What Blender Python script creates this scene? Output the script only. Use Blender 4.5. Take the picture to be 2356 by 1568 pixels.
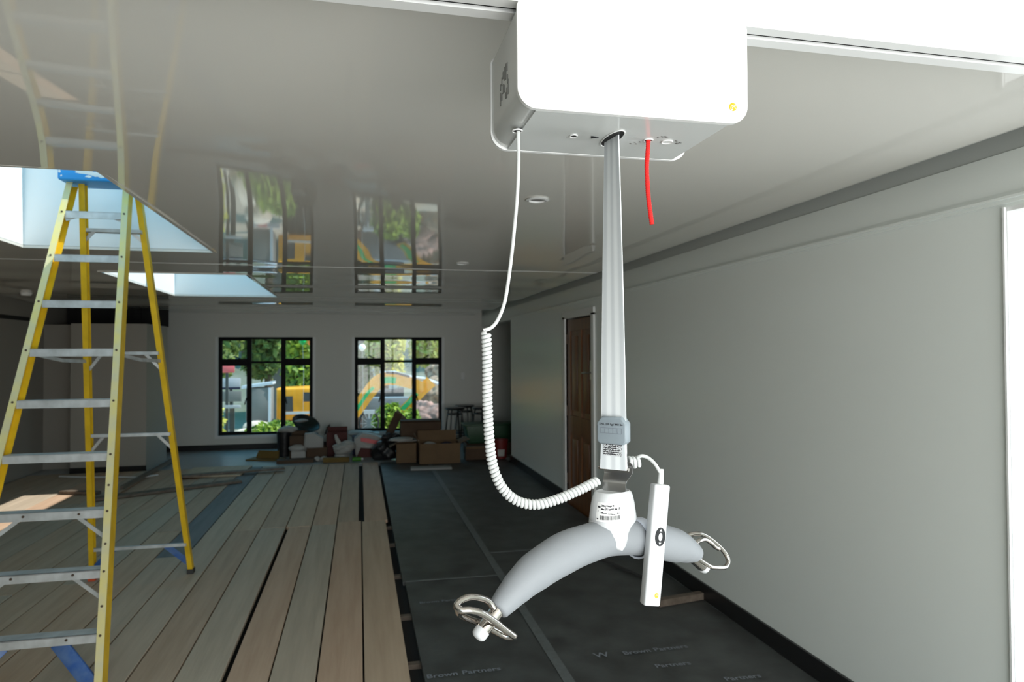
import bpy, bmesh, math, random
from mathutils import Vector, Matrix
import numpy as np
random.seed(7)
S = bpy.context.scene
C = S.collection
for o in list(bpy.data.objects): bpy.data.objects.remove(o)
pi = math.pi

# ------------------------------------------------------------------ camera
F, CX, CY, H = 1571.0, 1178.0, 784.0, 1.70
_d = Vector((827 - CX, -(815 - CY), F)).normalized()
_u = Vector((0, 1, 0)); _u = (_u - _d * _u.dot(_d)).normalized()
_r = _u.cross(_d)
R = Matrix((_r, _d, _u))                      # camera (right, up, forward) -> room axes
cam_d = bpy.data.cameras.new('camera'); cam = bpy.data.objects.new('camera', cam_d); C.objects.link(cam)
cam_d.sensor_width = 36.0; cam_d.lens = F / 2356 * 36
cam_d.clip_start = 0.05; cam_d.clip_end = 300
M3 = Matrix((R.col[0], R.col[1], -R.col[2])).transposed()
cam.matrix_world = Matrix.Translation((0, 0, H)) @ M3.to_4x4()
cam_d.dof.use_dof = True; cam_d.dof.focus_distance = 1.40; cam_d.dof.aperture_fstop = 6.3
S.camera = cam

def at(px, py, X=None, Y=None, Z=None):
    r = R @ Vector(((px - CX) / F, -(py - CY) / F, 1.0))
    t = X / r.x if X is not None else (Y / r.y if Y is not None else (Z - H) / r.z)
    return Vector((0, 0, H)) + r * t

# ------------------------------------------------------------------ world, sun, window light, exposure
W = bpy.data.worlds.new('sky'); S.world = W; W.use_nodes = True
wn = W.node_tree.nodes; wl = W.node_tree.links
bg = wn['Background']
tc = wn.new('ShaderNodeTexCoord'); sep = wn.new('ShaderNodeSeparateXYZ'); cr = wn.new('ShaderNodeValToRGB')
wl.new(tc.outputs['Generated'], sep.inputs[0]); wl.new(sep.outputs['Z'], cr.inputs[0]); wl.new(cr.outputs[0], bg.inputs[0])
cr.color_ramp.elements[0].position = 0.0; cr.color_ramp.elements[0].color = (0.80, 0.90, 0.95, 1)
cr.color_ramp.elements[1].position = 0.6; cr.color_ramp.elements[1].color = (0.15, 0.68, 1.0, 1)
bg.inputs[1].default_value = 1.55

sun_d = bpy.data.lights.new('sun', 'SUN'); sun = bpy.data.objects.new('sun', sun_d); C.objects.link(sun)
sun_d.energy = 5.6; sun_d.angle = 0.009; sun_d.color = (1.0, 0.96, 0.89)
sun.rotation_euler = Vector((-0.70, 0.05, -1.0)).to_track_quat('-Z', 'Y').to_euler()
sun.location = (8, -2, 12)

wa_d = bpy.data.lights.new('daylight_front_window', 'AREA'); wa = bpy.data.objects.new('daylight_front_window', wa_d); C.objects.link(wa)
wa_d.shape = 'RECTANGLE'; wa_d.size = 2.5; wa_d.size_y = 2.25; wa_d.energy = 134; wa_d.color = (1.0, 0.985, 0.95)
wa.location = (1.0, -1.62, 1.27); wa.rotation_euler = (math.radians(90), 0, 0)  # area lamp outside the unseen front window, added to fill the near room

wd_d = bpy.data.lights.new('daylight_side_door', 'AREA'); wd_ = bpy.data.objects.new('daylight_side_door', wd_d); C.objects.link(wd_)
wd_d.shape = 'RECTANGLE'; wd_d.size = 1.0; wd_d.size_y = 2.0; wd_d.energy = 13; wd_d.color = (0.97, 0.985, 1.0)
wd_.location = (2.66, 1.46, 1.15); wd_.rotation_euler = (math.radians(90), 0, math.radians(90))

S.view_settings.view_transform = 'Standard'; S.view_settings.look = 'None'
S.view_settings.gamma = 1.0; S.view_settings.use_curve_mapping = False
S.view_settings.exposure = 0.0

# ------------------------------------------------------------------ materials
def mat(name, col, rough=0.5, metal=0.0, spec=0.5, var=0.0, scale=8.0, bump=0.0, bscale=60.0, coat=0.0, stretch=None, col2=None):
    m = bpy.data.materials.new(name); m.use_nodes = True
    n = m.node_tree.nodes; l = m.node_tree.links; b = n['Principled BSDF']
    b.inputs['Base Color'].default_value = (*col, 1); b.inputs['Roughness'].default_value = rough
    b.inputs['Metallic'].default_value = metal; b.inputs['Specular IOR Level'].default_value = spec
    b.inputs['Coat Weight'].default_value = coat; b.inputs['Coat Roughness'].default_value = 0.05
    t = n.new('ShaderNodeTexCoord'); mp = n.new('ShaderNodeMapping'); l.new(t.outputs['Object'], mp.inputs[0])
    if stretch: mp.inputs['Scale'].default_value = stretch
    if var > 0 or col2:
        nz = n.new('ShaderNodeTexNoise'); nz.inputs['Scale'].default_value = scale; nz.inputs['Detail'].default_value = 6
        l.new(mp.outputs[0], nz.inputs['Vector'])
        rp = n.new('ShaderNodeValToRGB'); rp.color_ramp.elements[0].position = 0.32; rp.color_ramp.elements[1].position = 0.68
        a = col2 if col2 else tuple(max(0, c * (1 - var)) for c in col)
        e = col if col2 else tuple(min(1, c * (1 + var)) for c in col)
        rp.color_ramp.elements[0].color = (*a, 1); rp.color_ramp.elements[1].color = (*e, 1)
        l.new(nz.outputs['Fac'], rp.inputs[0]); l.new(rp.outputs[0], b.inputs['Base Color'])
    if bump > 0:
        nb = n.new('ShaderNodeTexNoise'); nb.inputs['Scale'].default_value = bscale; nb.inputs['Detail'].default_value = 3
        l.new(mp.outputs[0], nb.inputs['Vector'])
        bp = n.new('ShaderNodeBump'); bp.inputs['Strength'].default_value = bump; bp.inputs['Distance'].default_value = 0.01
        l.new(nb.outputs['Fac'], bp.inputs['Height']); l.new(bp.outputs[0], b.inputs['Normal'])
    return m

def glass_mat(name, tint=(1, 1, 1), refl=0.06):
    m = bpy.data.materials.new(name); m.use_nodes = True
    n = m.node_tree.nodes; l = m.node_tree.links
    n.remove(n['Principled BSDF']); out = n['Material Output']
    tr = n.new('ShaderNodeBsdfTransparent'); tr.inputs[0].default_value = (*tint, 1)
    gl = n.new('ShaderNodeBsdfGlossy'); gl.inputs['Roughness'].default_value = 0.02
    mx = n.new('ShaderNodeMixShader'); mx.inputs[0].default_value = refl
    l.new(tr.outputs[0], mx.inputs[1]); l.new(gl.outputs[0], mx.inputs[2]); l.new(mx.outputs[0], out.inputs[0])
    return m

def leaf_mat(name, c1, c2):
    m = bpy.data.materials.new(name); m.use_nodes = True
    n = m.node_tree.nodes; l = m.node_tree.links; b = n['Principled BSDF']; out = n['Material Output']
    g = n.new('ShaderNodeNewGeometry'); rp = n.new('ShaderNodeValToRGB')
    rp.color_ramp.elements[0].color = (*c1, 1); rp.color_ramp.elements[1].color = (*c2, 1)
    l.new(g.outputs['Random Per Island'], rp.inputs[0]); l.new(rp.outputs[0], b.inputs['Base Color'])
    b.inputs['Roughness'].default_value = 0.55
    ts = n.new('ShaderNodeBsdfTranslucent'); l.new(rp.outputs[0], ts.inputs[0])
    mx = n.new('ShaderNodeMixShader'); mx.inputs[0].default_value = 0.35
    l.new(b.outputs[0], mx.inputs[1]); l.new(ts.outputs[0], mx.inputs[2]); l.new(mx.outputs[0], out.inputs[0])
    return m

def wood_mat(name, c1, c2, rough=0.65):
    return mat(name, c2, rough, col2=c1, scale=3.0, stretch=(7, 0.5, 7), bump=0.15, bscale=12)

def strap_mat(name, stitch=False):
    m = bpy.data.materials.new(name); m.use_nodes = True
    n = m.node_tree.nodes; l = m.node_tree.links; b = n['Principled BSDF']; b.inputs['Roughness'].default_value = 0.7
    uv = n.new('ShaderNodeUVMap'); s = n.new('ShaderNodeSeparateXYZ'); l.new(uv.outputs[0], s.inputs[0])
    rp = n.new('ShaderNodeValToRGB'); rp.color_ramp.interpolation = 'B_SPLINE'
    e = rp.color_ramp.elements
    lo, hi = (0.64, 0.68, 0.71, 1), (0.84, 0.88, 0.90, 1)
    stops = [(0.0, hi), (0.04, lo), (0.2, lo), (0.26, hi), (0.4, hi), (0.46, lo), (0.56, lo), (0.62, hi), (0.76, hi), (0.82, lo), (0.95, lo), (1.0, hi)]
    while len(e) < len(stops): e.new(0.5)
    for k, (p, c) in enumerate(stops): e[k].position = p; e[k].color = c
    l.new(s.outputs['X'], rp.inputs[0])
    wv = n.new('ShaderNodeTexWave'); wv.bands_direction = 'Y'; wv.inputs['Scale'].default_value = 90 if not stitch else 4
    wv.inputs['Distortion'].default_value = 2.0; wv.inputs['Detail'].default_value = 1.0
    l.new(uv.outputs[0], wv.inputs['Vector'])
    mx = n.new('ShaderNodeMix'); mx.data_type = 'RGBA'; mx.blend_type = 'MULTIPLY'; mx.inputs[0].default_value = 0.18
    l.new(rp.outputs[0], mx.inputs[6]); l.new(wv.outputs['Color'], mx.inputs[7]); l.new(mx.outputs[2], b.inputs['Base Color'])
    return m

def stitch_mat():
    m = bpy.data.materials.new('black_stitching'); m.use_nodes = True
    n = m.node_tree.nodes; l = m.node_tree.links; b = n['Principled BSDF']; b.inputs['Roughness'].default_value = 0.8
    uv = n.new('ShaderNodeUVMap'); mp = n.new('ShaderNodeMapping'); mp.inputs['Scale'].default_value = (9, 9, 1); l.new(uv.outputs[0], mp.inputs[0])
    wv = n.new('ShaderNodeTexWave'); wv.bands_direction = 'Y'; wv.inputs['Scale'].default_value = 0.36; wv.inputs['Distortion'].default_value = 5.0
    wv.inputs['Detail'].default_value = 2; wv.inputs['Detail Scale'].default_value = 4.5
    l.new(mp.outputs[0], wv.inputs['Vector'])
    rp = n.new('ShaderNodeValToRGB'); rp.color_ramp.elements[0].position = 0.45; rp.color_ramp.elements[1].position = 0.6
    rp.color_ramp.elements[0].color = (0.03, 0.03, 0.035, 1); rp.color_ramp.elements[1].color = (0.62, 0.64, 0.66, 1)
    l.new(wv.outputs['Fac'], rp.inputs[0]); l.new(rp.outputs[0], b.inputs['Base Color'])
    return m

M = dict(
    wall=mat('wall_paint', (0.81, 0.855, 0.825), 0.25, spec=0.45),
    backwall=mat('back_wall_paint', (0.70, 0.70, 0.65), 0.45),
    ceil=mat('ceiling_gloss_panel', (0.73, 0.715, 0.665), 0.03, spec=0.5),
    white=mat('white_trim_paint', (0.80, 0.81, 0.80), 0.35),
    shaft=mat('skylight_shaft_paint', (0.84, 0.86, 0.86), 0.6),
    floor=mat('subfloor_shade', (0.012, 0.012, 0.012), 0.9),
    slab=mat('grey_floor_slab', (0.30, 0.33, 0.34), 0.32, var=0.1, scale=3),
    bounceslab=mat('pale_bounce_slab', (0.36, 0.35, 0.32), 0.6, var=0.1, scale=3),
    black=mat('black_baseboard', (0.012, 0.012, 0.013), 0.35),
    blackframe=mat('black_aluminium', (0.006, 0.006, 0.007), 0.6, spec=0.2),
    glass=glass_mat('window_glass', refl=0.02),
    paper=mat('black_building_paper', (0.082, 0.089, 0.086), 0.5, col2=(0.042, 0.043, 0.042), scale=4.5, bump=0.25, bscale=9),
    tape=mat('grey_seam_tape', (0.125, 0.138, 0.138), 0.5, var=0.15, scale=20),
    print_=mat('pale_print', (0.22, 0.24, 0.27), 0.7),
    gap=mat('flat_black', (0.02, 0.02, 0.02), 0.9),
    recess=mat('recess_shade', (0.50, 0.53, 0.51), 0.7),
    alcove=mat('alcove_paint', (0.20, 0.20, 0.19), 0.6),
    closet=mat('partition_paint', (0.36, 0.34, 0.30), 0.5),
    door=mat('varnished_timber', (0.21, 0.085, 0.028), 0.35, col2=(0.12, 0.046, 0.015), scale=3, stretch=(8, 8, 0.7)),
    brass=mat('satin_steel', (0.55, 0.54, 0.5), 0.3, metal=1.0),
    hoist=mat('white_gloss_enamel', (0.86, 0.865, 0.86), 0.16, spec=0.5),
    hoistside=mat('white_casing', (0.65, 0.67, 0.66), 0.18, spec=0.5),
    plastic=mat('white_plastic', (0.60, 0.615, 0.63), 0.3),
    cable=mat('white_cable', (0.64, 0.66, 0.655), 0.4),
    barfoam=mat('grey_foam_sleeve', (0.255, 0.272, 0.292), 0.6, bump=0.05, bscale=400),
    clipplastic=mat('pale_blue_grey_plastic', (0.62, 0.66, 0.74), 0.35),
    buckle=mat('blue_grey_plastic', (0.235, 0.28, 0.312), 0.4),
    chrome=mat('polished_steel', (0.46, 0.43, 0.40), 0.07, metal=1.0),
    brushed=mat('brushed_steel', (0.50, 0.50, 0.50), 0.32, metal=1.0),
    alu=mat('aluminium_rail', (0.80, 0.81, 0.80), 0.3),
    dark=mat('dark_slot', (0.015, 0.015, 0.015), 0.6),
    greymark=mat('grey_marking', (0.20, 0.20, 0.19), 0.6),
    darkbutton=mat('dark_grey_button', (0.035, 0.037, 0.04), 0.8, spec=0.15),
    ink=mat('black_ink', (0.02, 0.02, 0.025), 0.7),
    inkgrey=mat('grey_ink', (0.16, 0.18, 0.22), 0.7),
    yellow=mat('yellow_emblem', (0.62, 0.40, 0.0), 0.5),
    red=mat('red_cord', (0.80, 0.012, 0.010), 0.5),
    fibre=mat('yellow_fibreglass', (0.72, 0.46, 0.015), 0.4, var=0.12, scale=10),
    fibrepale=mat('pale_yellow_fibreglass', (0.72, 0.62, 0.22), 0.5, col2=(0.60, 0.56, 0.36), scale=9),  # front flange yellow, paler than the web
    step=mat('scuffed_aluminium', (0.62, 0.65, 0.66), 0.42, metal=0.35, col2=(0.46, 0.48, 0.48), scale=14),
    bolt=mat('dark_rivet', (0.10, 0.07, 0.05), 0.5, metal=0.6),
    bluep=mat('blue_plastic', (0.01, 0.22, 0.62), 0.4),
    bluecap=mat('paint_spattered_blue', (0.02, 0.30, 0.72), 0.45),
    bluebrace=mat('worn_blue_steel', (0.02, 0.09, 0.33), 0.45, col2=(0.10, 0.18, 0.36), scale=16),
    paintwhite=mat('dried_white_paint', (0.78, 0.80, 0.80), 0.6),
    redboot=mat('red_rubber', (0.62, 0.09, 0.03), 0.55),
    rubber=mat('dark_rubber', (0.03, 0.03, 0.03), 0.7),
    timber=wood_mat('dark_timber', (0.10, 0.075, 0.055), (0.17, 0.135, 0.105)),
    ply=wood_mat('plywood', (0.50, 0.40, 0.27), (0.60, 0.50, 0.36)),
    carton=mat('cardboard', (0.15, 0.092, 0.045), 0.8, var=0.1, scale=5),
    cartondark=mat('dark_cardboard', (0.085, 0.05, 0.028), 0.8, var=0.1, scale=5),
    maroon=mat('maroon_card', (0.085, 0.016, 0.013), 0.7),
    cloth=mat('crumpled_white_plastic', (0.42, 0.42, 0.40), 0.6, bump=0.6, bscale=20),
    blackbag=mat('black_bag', (0.012, 0.012, 0.014), 0.4, bump=0.6, bscale=15),
    greentub=mat('green_plastic', (0.006, 0.055, 0.016), 0.45),
    darkgreen=mat('dark_green_plastic', (0.008, 0.018, 0.015), 0.4),
    limegreen=mat('lime_green_paint', (0.06, 0.25, 0.02), 0.5),
    redbucket=mat('red_plastic', (0.16, 0.012, 0.010), 0.5),
    navy=mat('navy_fabric', (0.02, 0.022, 0.06), 0.8),
    yellowcard=mat('yellow_brown_card', (0.16, 0.10, 0.02), 0.8),
    stool=mat('black_steel', (0.012, 0.012, 0.012), 0.35),
    foam=mat('foam_board', (0.30, 0.31, 0.30), 0.7),
    # outside
    ground=mat('pale_gravel', (0.42, 0.36, 0.29), 0.9, var=0.25, scale=1.2),
    bank=mat('grey_green_bank', (0.20, 0.21, 0.18), 0.9, col2=(0.10, 0.13, 0.085), scale=0.7),
    orange=mat('orange_machine_paint', (0.90, 0.36, 0.015), 0.4, var=0.15, scale=2),
    greenmach=mat('green_machine_paint', (0.015, 0.42, 0.13), 0.4),
    machgrey=mat('machine_window', (0.06, 0.065, 0.07), 0.3),
    steelpale=mat('pale_steel', (0.62, 0.66, 0.72), 0.4),
    boulder=mat('brown_earth', (0.50, 0.33, 0.22), 0.95, col2=(0.14, 0.10, 0.075), scale=5.5, bump=1.0, bscale=7),
    rockpale=mat('pale_rock', (0.66, 0.56, 0.46), 0.9, var=0.2, scale=5),
    rockpink=mat('pinkish_earth', (0.48, 0.28, 0.23), 0.95, col2=(0.20, 0.13, 0.11), scale=5, bump=1.0, bscale=7),
    signred=mat('red_sign', (0.75, 0.14, 0.15), 0.5),
    signwhite=mat('white_sign', (0.48, 0.48, 0.52), 0.5),
    bluewall=mat('pale_blue_cladding', (0.46, 0.56, 0.62), 0.7),
    greywall=mat('grey_cladding', (0.20, 0.20, 0.19), 0.8, var=0.1, scale=2),
    roofgrey=mat('grey_roofing', (0.17, 0.21, 0.24), 0.6),
    bark=mat('tree_bark', (0.10, 0.075, 0.05), 0.9, var=0.3, scale=8),
    leafa=leaf_mat('mid_green_leaves', (0.05, 0.12, 0.03), (0.34, 0.44, 0.12)),
    leafb=leaf_mat('yellow_green_leaves', (0.26, 0.33, 0.03), (0.98, 0.92, 0.22)),
    leafc=leaf_mat('bright_green_leaves', (0.03, 0.12, 0.02), (0.50, 0.66, 0.08)),
    leafd=leaf_mat('dark_green_leaves', (0.02, 0.05, 0.02), (0.14, 0.20, 0.07)),
    balg=mat('glossy_green', (0.0, 0.42, 0.10), 0.15),
    balo=mat('glossy_orange', (0.95, 0.26, 0.04), 0.3),
    balw=mat('glossy_white', (0.95, 0.95, 0.95), 0.2),
)
strapM = strap_mat('grey_striped_webbing'); stitchM = stitch_mat()
boardM = [wood_mat('board_tan', (0.437, 0.317, 0.216), (0.530, 0.400, 0.283)), wood_mat('board_grey', (0.400, 0.327, 0.245), (0.489, 0.405, 0.307)),
          wood_mat('board_warm', (0.458, 0.307, 0.206), (0.551, 0.390, 0.274)), wood_mat('board_brown', (0.385, 0.283, 0.197), (0.468, 0.351, 0.254))]
slateM = wood_mat('board_slate', (0.13, 0.15, 0.16), (0.18, 0.20, 0.21))

# ------------------------------------------------------------------ mesh helpers
class MB:
    def __init__(s): s.b = bmesh.new(); s.mats = []; s.uvdone = False
    def _mi(s, m):
        if m is None: return 0
        if m not in s.mats: s.mats.append(m)
        return s.mats.index(m)
    def box(s, c, d, rot=None, m=None, bevel=0.0, seg=2):
        r = bmesh.ops.create_cube(s.b, size=1.0)
        vs = r['verts']
        bmesh.ops.scale(s.b, vec=Vector(d), verts=vs)
        if bevel > 0:
            es = list({e for v in vs for e in v.link_edges})
            q = bmesh.ops.bevel(s.b, geom=es, offset=bevel, segments=seg, profile=0.5, affect='EDGES')
            vs = list({v for f in q['faces'] for v in f.verts} | {v for v in vs if v.is_valid})
            st = [vs[0]]; seen = set(st)
            while st:
                v = st.pop()
                for e in v.link_edges:
                    w = e.other_vert(v)
                    if w not in seen: seen.add(w); st.append(w)
            vs = list(seen)
        if rot is not None: bmesh.ops.transform(s.b, matrix=(rot.to_4x4() if isinstance(rot, Matrix) else Matrix.Rotation(rot, 4, 'Z')), verts=vs)
        bmesh.ops.translate(s.b, vec=Vector(c), verts=vs)
        if m is not None:
            i = s._mi(m)
            for f in {f for v in vs for f in v.link_faces}: f.material_index = i
        return s
    def bx(s, x0, x1, y0, y1, z0, z1, **k):
        return s.box(((x0 + x1) / 2, (y0 + y1) / 2, (z0 + z1) / 2), (abs(x1 - x0), abs(y1 - y0), abs(z1 - z0)), **k)
    def beam(s, a, b, w, h, side=(1, 0, 0), m=None, bevel=0):
        a = Vector(a); b = Vector(b); z = (b - a); L = z.length; z.normalize()
        x = Vector(side); x = (x - z * x.dot(z)).normalized(); y = z.cross(x)
        return s.box((a + b) / 2, (w, h, L), rot=Matrix((x, y, z)).transposed(), m=m, bevel=bevel)
    def tube(s, pts, r, seg=10, closed=False, cap=True, m=None):
        pts = [Vector(p) for p in pts]; n = len(pts)
        rs = r if isinstance(r, (list, tuple)) else [r] * n
        rings = []; prev = None
        for i, p in enumerate(pts):
            if closed: t = pts[(i + 1) % n] - pts[i - 1]
            else: t = pts[min(i + 1, n - 1)] - pts[max(i - 1, 0)]
            t.normalize()
            if prev is None:
                u = t.orthogonal().normalized()
            else:
                u = (prev - t * prev.dot(t)).normalized()
            prev = u; v = t.cross(u)
            rings.append([s.b.verts.new(p + (u * math.cos(2 * pi * k / seg) + v * math.sin(2 * pi * k / seg)) * rs[i]) for k in range(seg)])
        i0 = s._mi(m) if m is not None else 0
        rng = n if closed else n - 1
        for i in range(rng):
            A = rings[i]; B = rings[(i + 1) % n]
            off = 0
            if closed and i == n - 1:
                off = min(range(seg), key=lambda q: (A[0].co - B[q].co).length)
            for k in range(seg):
                f = s.b.faces.new((A[k], A[(k + 1) % seg], B[(k + 1 + off) % seg], B[(k + off) % seg])); f.material_index = i0
        if cap and not closed:
            for rr, rev in ((rings[0], True), (rings[-1], False)):
                f = s.b.faces.new(rr[::-1] if rev else rr); f.material_index = i0
        return s
    def cyl(s, a, b, r, seg=16, m=None): return s.tube([a, b], r, seg, m=m)
    def lathe(s, prof, c=(0, 0, 0), seg=24, m=None, axis=None):
        rings = []; c = Vector(c)
        rot = Vector((0, 0, 1)).rotation_difference(Vector(axis)).to_matrix() if axis is not None else Matrix.Identity(3)
        for (r, z) in prof:
            rings.append([s.b.verts.new(c + rot @ Vector((max(r, 1e-5) * math.cos(2 * pi * k / seg), max(r, 1e-5) * math.sin(2 * pi * k / seg), z))) for k in range(seg)])
        i0 = s._mi(m) if m is not None else 0
        for A, B in zip(rings, rings[1:]):
            for k in range(seg):
                f = s.b.faces.new((A[k], A[(k + 1) % seg], B[(k + 1) % seg], B[k])); f.material_index = i0
        for rr, rev in ((rings[0], True), (rings[-1], False)):
            f = s.b.faces.new(rr[::-1] if rev else rr); f.material_index = i0
        return s
    def prism(s, poly, dvec, m=None, bevel=0.0):
        dvec = Vector(dvec)
        A = [s.b.verts.new(Vector(p)) for p in poly]; B = [s.b.verts.new(Vector(p) + dvec) for p in poly]
        n = len(poly); fs = [s.b.faces.new(A), s.b.faces.new(B[::-1])]
        for k in range(n): fs.append(s.b.faces.new((A[k], B[k], B[(k + 1) % n], A[(k + 1) % n])))
        if m is not None:
            for f in fs: f.material_index = s._mi(m)
        if bevel > 0:
            bmesh.ops.bevel(s.b, geom=list({e for f in fs[:2] for e in f.edges}), offset=bevel, segments=3, profile=0.5, affect='EDGES')
        return s
    def blob(s, c, rad, sub=3, rough=0.2, seed=0, freq=1.6, m=None, flat=None):
        r = bmesh.ops.create_icosphere(s.b, subdivisions=sub, radius=1.0)
        rnd = random.Random(seed); ph = [(rnd.uniform(0, 6.3), rnd.uniform(0, 6.3), rnd.uniform(0, 6.3)) for _ in range(3)]
        for v in r['verts']:
            p = v.co.copy(); k = 0
            for j in range(3):
                f = freq * (1.9 ** j); k += rough / (1.5 ** j) * math.sin(p.x * f + ph[j][0]) * math.sin(p.y * f + ph[j][1]) * math.cos(p.z * f + ph[j][2])
            v.co = Vector((p.x * rad[0], p.y * rad[1], p.z * rad[2])) * (1 + k)
            v.co += Vector(c)
            if flat is not None and v.co.z < flat: v.co.z = flat
        if m is not None:
            for f in {f for v in r['verts'] for f in v.link_faces}: f.material_index = s._mi(m)
        return s
    def build(s, name, m=None, parent=None, smooth=35, base=False, fixn=True):
        bm = s.b
        if fixn: bmesh.ops.recalc_face_normals(bm, faces=bm.faces)
        me = bpy.data.meshes.new(name)
        if not s.mats: s.mats = [m]
        co = [v.co for v in bm.verts]
        lo = Vector((min(p.x for p in co), min(p.y for p in co), min(p.z for p in co)))
        hi = Vector((max(p.x for p in co), max(p.y for p in co), max(p.z for p in co)))
        c = (lo + hi) / 2
        if parent is None: c.z = lo.z
        bmesh.ops.translate(bm, vec=-c, verts=bm.verts)
        bm.to_mesh(me); bm.free()
        for q in s.mats: me.materials.append(q)
        if smooth:
            me.polygons.foreach_set('use_smooth', [True] * len(me.polygons))
            me.set_sharp_from_angle(angle=math.radians(smooth))
        o = bpy.data.objects.new(name, me); C.objects.link(o)
        if parent is not None:
            o.parent = parent; w = Vector((0, 0, 0)); q = parent
            while q is not None: w += Vector(q.location); q = q.parent
            o.location = c - w
        else: o.location = c
        return o

def tag(o, label=None, cat=None, group=None, kind=None):
    if label: o['label'] = label
    if cat: o['category'] = cat
    if group: o['group'] = group
    if kind: o['kind'] = kind
    return o
def empty(name, loc, label=None, cat=None, group=None, kind=None):
    o = bpy.data.objects.new(name, None); C.objects.link(o); o.location = loc; o.empty_display_size = 0.1
    return tag(o, label, cat, group, kind)
def struct(name, mb, m, parent=None, smooth=35):
    o = mb.build(name, m, parent, smooth)
    o['kind'] = 'structure'
    return o
def copy_tree(o, parent=None):
    c = o.copy(); C.objects.link(c)
    if parent: c.parent = parent
    for ch in list(o.children): copy_tree(ch, c)
    return c
def text_verts(body, size, align='LEFT', bold=0.0):
    cu = bpy.data.curves.new('t', 'FONT'); cu.body = body; cu.size = size; cu.align_x = align; cu.offset = bold; cu.resolution_u = 2
    ob = bpy.data.objects.new('t', cu); C.objects.link(ob)
    dg = bpy.context.evaluated_depsgraph_get(); me = bpy.data.meshes.new_from_object(ob.evaluated_get(dg))
    vs = [v.co.copy() for v in me.vertices]; fs = [list(p.vertices) for p in me.polygons]
    bpy.data.objects.remove(ob); bpy.data.curves.remove(cu); bpy.data.meshes.remove(me)
    return vs, fs
def add_text(mb, body, size, fn, align='LEFT', bold=0.0, m=None):
    vs, fs = text_verts(body, size, align, bold)
    nv = [mb.b.verts.new(fn(v.x, v.y)) for v in vs]
    i = mb._mi(m) if m is not None else 0
    for f in fs:
        try: q = mb.b.faces.new([nv[k] for k in f]); q.material_index = i
        except ValueError: pass
def spline(pts, n=8):
    pts = [Vector(p) for p in pts]; out = []
    for i in range(len(pts) - 1):
        p0 = pts[max(i - 1, 0)]; p1 = pts[i]; p2 = pts[i + 1]; p3 = pts[min(i + 2, len(pts) - 1)]
        for k in range(n):
            t = k / n
            out.append(0.5 * ((2 * p1) + (p2 - p0) * t + (2 * p0 - 5 * p1 + 4 * p2 - p3) * t * t + (3 * p1 - p0 - 3 * p2 + p3) * t ** 3))
    out.append(pts[-1]); return out
def resample(pts, step):
    d = [0]
    for a, b in zip(pts, pts[1:]): d.append(d[-1] + (b - a).length)
    n = max(2, int(d[-1] / step)); out = []; j = 0
    for k in range(n + 1):
        s = d[-1] * k / n
        while j < len(d) - 2 and d[j + 1] < s: j += 1
        t = (s - d[j]) / max(1e-9, d[j + 1] - d[j]); out.append(pts[j].lerp(pts[j + 1], t))
    return out
def helix(path, r, pitch, per=14):
    pts = resample(path, pitch / per); out = []; prev = None
    for i, p in enumerate(pts):
        t = (pts[min(i + 1, len(pts) - 1)] - pts[max(i - 1, 0)]).normalized()
        u = Vector((0, -1, 0)) if prev is None else prev
        u = (u - t * u.dot(t)).normalized(); prev = u; v = t.cross(u); a = 2 * pi * i / per
        out.append(p + (u * math.cos(a) + v * math.sin(a)) * r)
    return out

# ================================================================== THE SETTING
XR, XL, YB, YF, ZC = 2.34, -4.65, 13.20, -1.30, 2.46
SKY = [(-2.28, -1.05, 3.08, 5.36), (-2.28, -1.05, 6.82, 9.35)]
ZT = 3.22

struct('floor', MB().bx(XL - .1, XR + 1.2, 1.55, 11.06, -0.16, -0.06), M['floor'])  # near-black under the boards so their gaps keep a deep shade
struct('floor_front', MB().bx(XL - .1, XR + 1.2, YF - .1, 1.55, -0.16, -0.012), M['bounceslab'])  # unseen near floor, made pale to bounce light onto ceiling and hoist
struct('floor_back', MB().bx(XL - .1, XR + 1.2, 11.06, YB + .1, -0.16, -0.012), M['slab'])

# ceiling: one gently wavy glossy skin with two openings
def lin(a, b, st): n = max(1, round((b - a) / st)); return [a + (b - a) * k / n for k in range(n)]
xs = lin(XL + .14, -2.28, .07) + lin(-2.28, -1.05, .07) + lin(-1.05, 2.175, .07) + [2.175]
ys = lin(YF, 3.08, .09) + lin(3.08, 5.36, .05) + lin(5.36, 6.82, .05) + lin(6.82, 9.35, .05) + lin(9.35, YB, .07) + [YB]
def cz(x, y):
    w = 0.0
    g = math.exp(-((y - 7.3) / 1.5) ** 2)
    w += 0.0020 * g * math.sin(2 * pi * y / 0.98 + 0.5 * math.sin(x * 1.3))
    w += 0.0016 * math.sin(2 * pi * x / 1.25 + 0.9 * math.sin(y * 1.1)) * math.exp(-((y - 5.2) / 2.2) ** 2)
    w -= 0.030 * math.exp(-((x + .7) / .8) ** 2 - ((y - 2.2) / .9) ** 2)
    w += 0.0210 * math.sin(2 * pi * (10.7 - y) / 2.3) * math.exp(-((y - 10.7) / 1.4) ** 2)
    w += 0.0040 * math.sin(0.9 * x + 1.2) * math.sin(0.75 * y + 0.4)
    return ZC + w
b = MB(); grid = {}
def gv(i, j):
    if (i, j) not in grid: grid[(i, j)] = b.b.verts.new((xs[i], ys[j], cz(xs[i], ys[j])))
    return grid[(i, j)]
for i in range(len(xs) - 1):
    for j in range(len(ys) - 1):
        mx, my = (xs[i] + xs[i + 1]) / 2, (ys[j] + ys[j + 1]) / 2
        if any(a < mx < c and d < my < e for a, c, d, e in SKY): continue
        b.b.faces.new((gv(i, j), gv(i, j + 1), gv(i + 1, j + 1), gv(i + 1, j)))
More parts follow.
